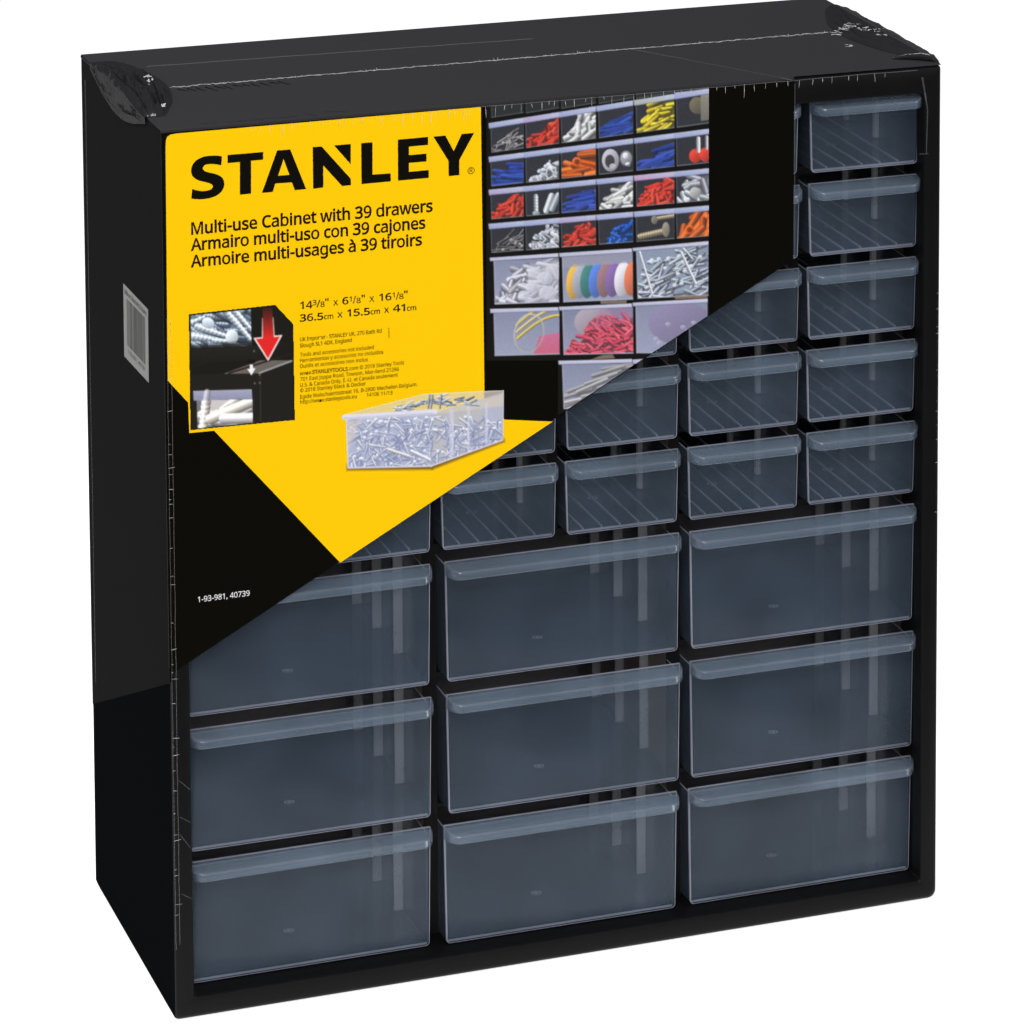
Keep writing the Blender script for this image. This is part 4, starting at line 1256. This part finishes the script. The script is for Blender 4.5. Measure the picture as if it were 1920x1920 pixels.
for x in (1200, 1225, 1300): P.rod(T(x, 1030), T(x + 14, 920), 1.9, (128, 136, 152))
P.rod(T(476, 1108), T(1262, 1060), 4.6, (224, 222, 236), shade=False)
P.rod(T(476, 1118), T(1250, 1074), 1.2, (188, 188, 214), .8, shade=False)
P.rod(T(500, 1130), T(514, 1530), 1.6, (218, 216, 236), .8, shade=False); P.rod(T(516, 1542), T(1225, 1526), 1.6, (214, 212, 234), .9, shade=False); P.rod(T(1225, 1526), T(1838, 1304), 1.6, (214, 212, 234), .9, shade=False)
P.rod(T(1848, 884), T(1842, 1300), 1.2, (206, 202, 214), .8, shade=False); P.rod(T(1165, 908), T(1848, 880), .9, (236, 224, 190), .8, shade=False); P.rod(T(480, 1084), T(1165, 908), .9, (240, 226, 180), .8, shade=False)
kp = np.zeros((P.h, P.w), bool)
big_sil = [(x + (3 if x > 800 else -3) * 0, y) for x, y in sil]
for cq in ([T(460, 1100), T(480, 1082), T(1165, 905), T(1265, 1062), T(520, 1125), T(465, 1130)], [T(495, 1120), T(1165, 905), T(1680, 881), T(1852, 875), T(1852, 1310), T(1232, 1530), T(510, 1548)]):
    w_, cv = P.cover(cq); kp[w_] |= cv > .5
for cq in ([T(495, 1500), T(1240, 1500), T(1240, 1580), T(495, 1590)], [T(1220, 1500), T(1868, 1280), T(1870, 1340), T(1240, 1580), T(1220, 1580)]):
    w_, cv = P.cover(cq); kp[w_] |= cv > .5
P.build('screw_tray_photograph', kp, YP - .025, pm, sleeve)

# ------------------------------------------------------------------ clear shrink wrap: seam, creases and bunched corners
wrap = thing('shrink_wrap', 'clear shrink wrap pulled tight round the cabinet, with bunched top corners and a jagged seam', 'plastic wrap')
rw = random.Random(8)
# jagged heat seam along the top
b = MB()
pts = []
x = 21.0
while x < 343:
    k = (x - 21) / 322
    amp = .5 + .9 * max(0, 1 - k * 6) + .6 * max(0, k * 5 - 4)
    pts.append((x, 79.5 + 4.5 * k + rw.uniform(-1, 1) * amp, 410.75 + rw.uniform(0, .25)))
    x += rw.uniform(.7, 1.7)
b.tube(pts, [rw.uniform(.10, .26) for _ in pts], 5)
for i in range(46):
    p = rw.choice(pts)
    b.tube([(p[0], p[1], 410.7), (p[0] + rw.uniform(-.6, .6), p[1] + rw.uniform(-1.6, 1.6), 411.0 + rw.uniform(0, .9))], [.16, .08], 4)
b.build('top_seam', M['film_seam'], wrap, smooth=60)

# fine creases across the edges
def crease(bm_, p, q, r):
    m = [(p[i] + q[i]) / 2 for i in range(3)]
    bm_.tube([p, [m[0], m[1] - .07, m[2] + .03], q], [r * .5, r, r * .3], 4)


b = MB()
x = 40.0
while x < 340:
    ln = rw.uniform(1.0, 4.2) if rw.random() < .8 else rw.uniform(4, 6.5)
    ys = YT - .12 if x < 294 else -.1
    s = rw.uniform(-.5, .5)
    z_top = 409.0 - rw.uniform(0, .8)
    crease(b, (x, ys, z_top), (x + s, ys, z_top - ln), rw.uniform(.06, .15))
    x += rw.uniform(2.2, 6.0) if x < 290 else rw.uniform(4, 9)
b.build('edge_crease', M['film'], wrap, smooth=60)
b = MB()
z = 325.0
while z > 40:
    ln = rw.choice((rw.uniform(.8, 2.0), rw.uniform(1.6, 3.6)))
    ys = YT - .12 if z > 164 else -.1
    crease(b, (.4, ys, z), (.4 + ln, ys, z + rw.uniform(-.4, .4)), rw.uniform(.04, .12))
    z -= rw.choice((rw.uniform(2, 5), rw.uniform(5, 12), rw.uniform(8, 18)))
b.build('edge_crease', M['film'], wrap, smooth=60)
b = MB()
z = 300.0
while z > 190:
    crease(b, (WID - .3, -.1, z), (WID - .3 - rw.uniform(.8, 2.2), -.1, z + rw.uniform(-.3, .3)), rw.uniform(.07, .15))
    z -= rw.uniform(2.5, 7)
b.build('edge_crease', M['film'], wrap, smooth=60)


# long fold lines of the film along the edges
def fold(pts, r, n=5):
    g = MB(); g.tube(pts, r, n)
    return g.build('film_fold', M['film_faint'], wrap, smooth=60)


for k, (xx, r) in enumerate(((.6, .10), (2.4, .13))):
    zz = 325.0
    pts = []
    while zz > 30:
        pts.append((xx + rw.uniform(-.12, .12), (YT - .12) if zz > 166 else -.12, zz)); zz -= rw.uniform(5, 12)
    fold(pts, r)
fold([(x, YT - .1 if x < 294 else -.1, 408.7 + rw.uniform(-.15, .15)) for x in range(140, 362, 8)], .14)
fold([(294.9, -.2, z) for z in (407, 380, 350, 324)], .12)
for z0, z1, x0, x1 in ((113, 108, 3.0, 8.0), (96, 92.5, 3.2, 8.2), (88, 81, 3, 7.6), (60, 57, 3.5, 8)):
    fold([(x0, -.12, z0), (x1, -.12, z1)], .12, 4)
fold([(358.5, -.15, 405), (359.8, -.2, 398), (361.3, -.15, 389), (361.0, -.15, 378), (360.8, -.15, 368)], [.5, .35, .25, .2, .1])
fold([(357.2, -.15, 368.2), (361.8, -.15, 368.0)], .12, 4)
fold([at_z(275 + 725 * k / 24, 124.5 - 52 * k / 24 + rw.uniform(-.4, .4), 410.4) for k in range(25)], .12)
fold([at_z(1186 + 300 * k / 10, 92 + 58 * k / 10 + rw.uniform(-.5, .5), 410.35) for k in range(11)], .12)
fold([(XSY(157) - .08, 157 + rw.uniform(-.3, .3), z) for z in range(400, 100, -14)], .13)
# short wrinkles fanning from the seam and above the sleeve's top edge
b = MB()
for i in range(12):
    x0 = 24 + i * 4.2
    b.tube([(x0, 76.5 - i * .1, 410.55), (x0 + 3 + rw.uniform(-1, 1), 76 - rw.uniform(4, 10), 410.5)], [.28, .1], 5)
b.build('seam_wrinkle', M['wrinkle'], wrap, smooth=60)
b = MB()
for i in range(7):
    x0 = 18 + i * 9
    b.tube([(x0 + rw.uniform(-3, 3), 5 + rw.uniform(-2, 4), 410.45), (x0 + rw.uniform(6, 12), 3 + rw.uniform(-1, 3), 410.4)], [.05, .16], 5)
b.build('seam_wrinkle', M['wrinkle'], wrap, smooth=60)


def bunch(side):
    """film gathered over the top edge at one side: puckered folds running from back to front"""
    NU, NV = 110, 60
    mesh = MB()
    grid = []
    for i in range(NU + 1):
        u = i / NU
        row = []
        for j in range(NV + 1):
            v = j / NV
            if side < 0:
                y = 146 - 120 * u
                wtop = 3 + 20 * math.sin(math.pi * min(1, .12 + u * .80)) ** .9
                hgt = .3 + 7.0 * math.sin(math.pi * (u ** 1.5)) ** .8
                down = 3 + 9 * math.sin(math.pi * u)
            else:
                y = 146 - 138 * u
                wtop = 4 + 20 * math.sin(math.pi * u) ** .8
                hgt = .2 + 1.6 * math.sin(math.pi * (u ** .8)) ** .9
                down = 2.5 + 3 * math.sin(math.pi * u)
            if v < .34:
                t = v / .34
                x0, z0 = -1.9, 410.5 - down * (1 - t)
                nx, nz = -1, t * .6
            else:
                t = (v - .34) / .66
                x0, z0 = -1.9 + wtop * t, 410.5
                nx, nz = -(1 - t) * .6, 1
            fu = min(1, u * 7) * min(1, (1 - u) * 9)
            fade = min(1, math.sin(math.pi * v) * 2.2) * fu
            bulge = math.sin(math.pi * v) ** 1.2 * hgt
            # long folds that gather towards the front end, with finer puckers across them
            w1 = 1 - abs(noise.noise(Vector((v * 6.5 - u * 1.2, u * 2.6, side * 3.7)))) * 2.4
            w2 = 1 - abs(noise.noise(Vector((v * 13 + u * 3, u * 6.5, 1.3 + side)))) * 2.2
            w3 = noise.noise(Vector((v * 20, u * 26, 7.1)))
            k = 1.0 if side < 0 else .55
            h = max(.05, bulge + fade * k * (2.6 * (w1 - .45) + 1.1 * (w2 - .5) + .35 * w3))
            x, z = x0 + nx * h * .4, z0 + nz * h
            yy = y + noise.noise(Vector((v * 5, u * 7, 2.2))) * 3.0 * fu
            if side > 0:
                x = min(WID + 1.4, WID + .6 - x)
            row.append((x, yy, z))
        grid.append(row)
    verts = [q for r in grid for q in r]
    faces = [(i * (NV + 1) + j, (i + 1) * (NV + 1) + j, (i + 1) * (NV + 1) + j + 1, i * (NV + 1) + j + 1) for i in range(NU) for j in range(NV)]
    mesh.add(verts, faces)
    return mesh.build('bunched_corner', M['crumple'], wrap, smooth=60)


bunch(-1)
bunch(1)

# pale tubes standing in for glints on the left bunch; crinkled film on the right
for (xa, ya, xb, yb, n, zz) in ((276, 141, 289, 147, 7, 417), (277, 149, 283, 158, 4, 417), (259, 159, 263, 164, 4, 416), (303, 195, 310, 199, 6, 415)):
    b = MB()
    for i in range(n):
        k = rw.random()
        p = at_z(xa + (xb - xa) * k + rw.uniform(-3, 3), ya + (yb - ya) * k + rw.uniform(-2, 2), zz)
        b.tube([p, (p[0] + rw.uniform(-1.1, 1.1), p[1] + rw.uniform(-2.4, 2.4), p[2] + rw.uniform(-.5, .6))], [.2, .36], 5)
    b.build('film_crinkle_glint', M['film'], wrap, smooth=60)
b = MB()
b.tube([at_z(236, 140, 415), at_z(240, 147, 415.5), at_z(243, 155, 415)], [.1, .28, .1], 5)
b.build('film_crinkle_glint', M['film'], wrap, smooth=60)
for (xa, ya, xb, yb, n) in ((1566, 62, 1600, 46, 22), (1600, 46, 1660, 62, 20), (1585, 76, 1602, 90, 4)):
    b = MB()
    for i in range(n):
        k = (i + rw.random()) / n
        p = at_z(xa + (xb - xa) * k + rw.uniform(-5, 5), ya + (yb - ya) * k + rw.uniform(-5, 5), 412.6)
        b.tube([p, (p[0] + rw.uniform(-1.6, 1.6), p[1] + rw.uniform(-2.5, 2.5), p[2] + rw.uniform(-.4, .4)), (p[0] + rw.uniform(-2.8, 2.8), p[1] + rw.uniform(-4, 4), p[2] + rw.uniform(-.6, .2))], [.05, .15, .04], 4)
    b.build('film_crinkle_glint', M['film'], wrap, smooth=60)

# the film folded up at the right front corner
b = MB()
b.tube([(351, 19, 410.8), (357, 16, 411.9), (363, 12, 412.4), (366.8, 8, 412.0), (368.2, 4, 410.2)], [.6, 1.5, 2.0, 1.8, .8], 9)
b.build('bunched_corner', M['crumple'], wrap, smooth=50)
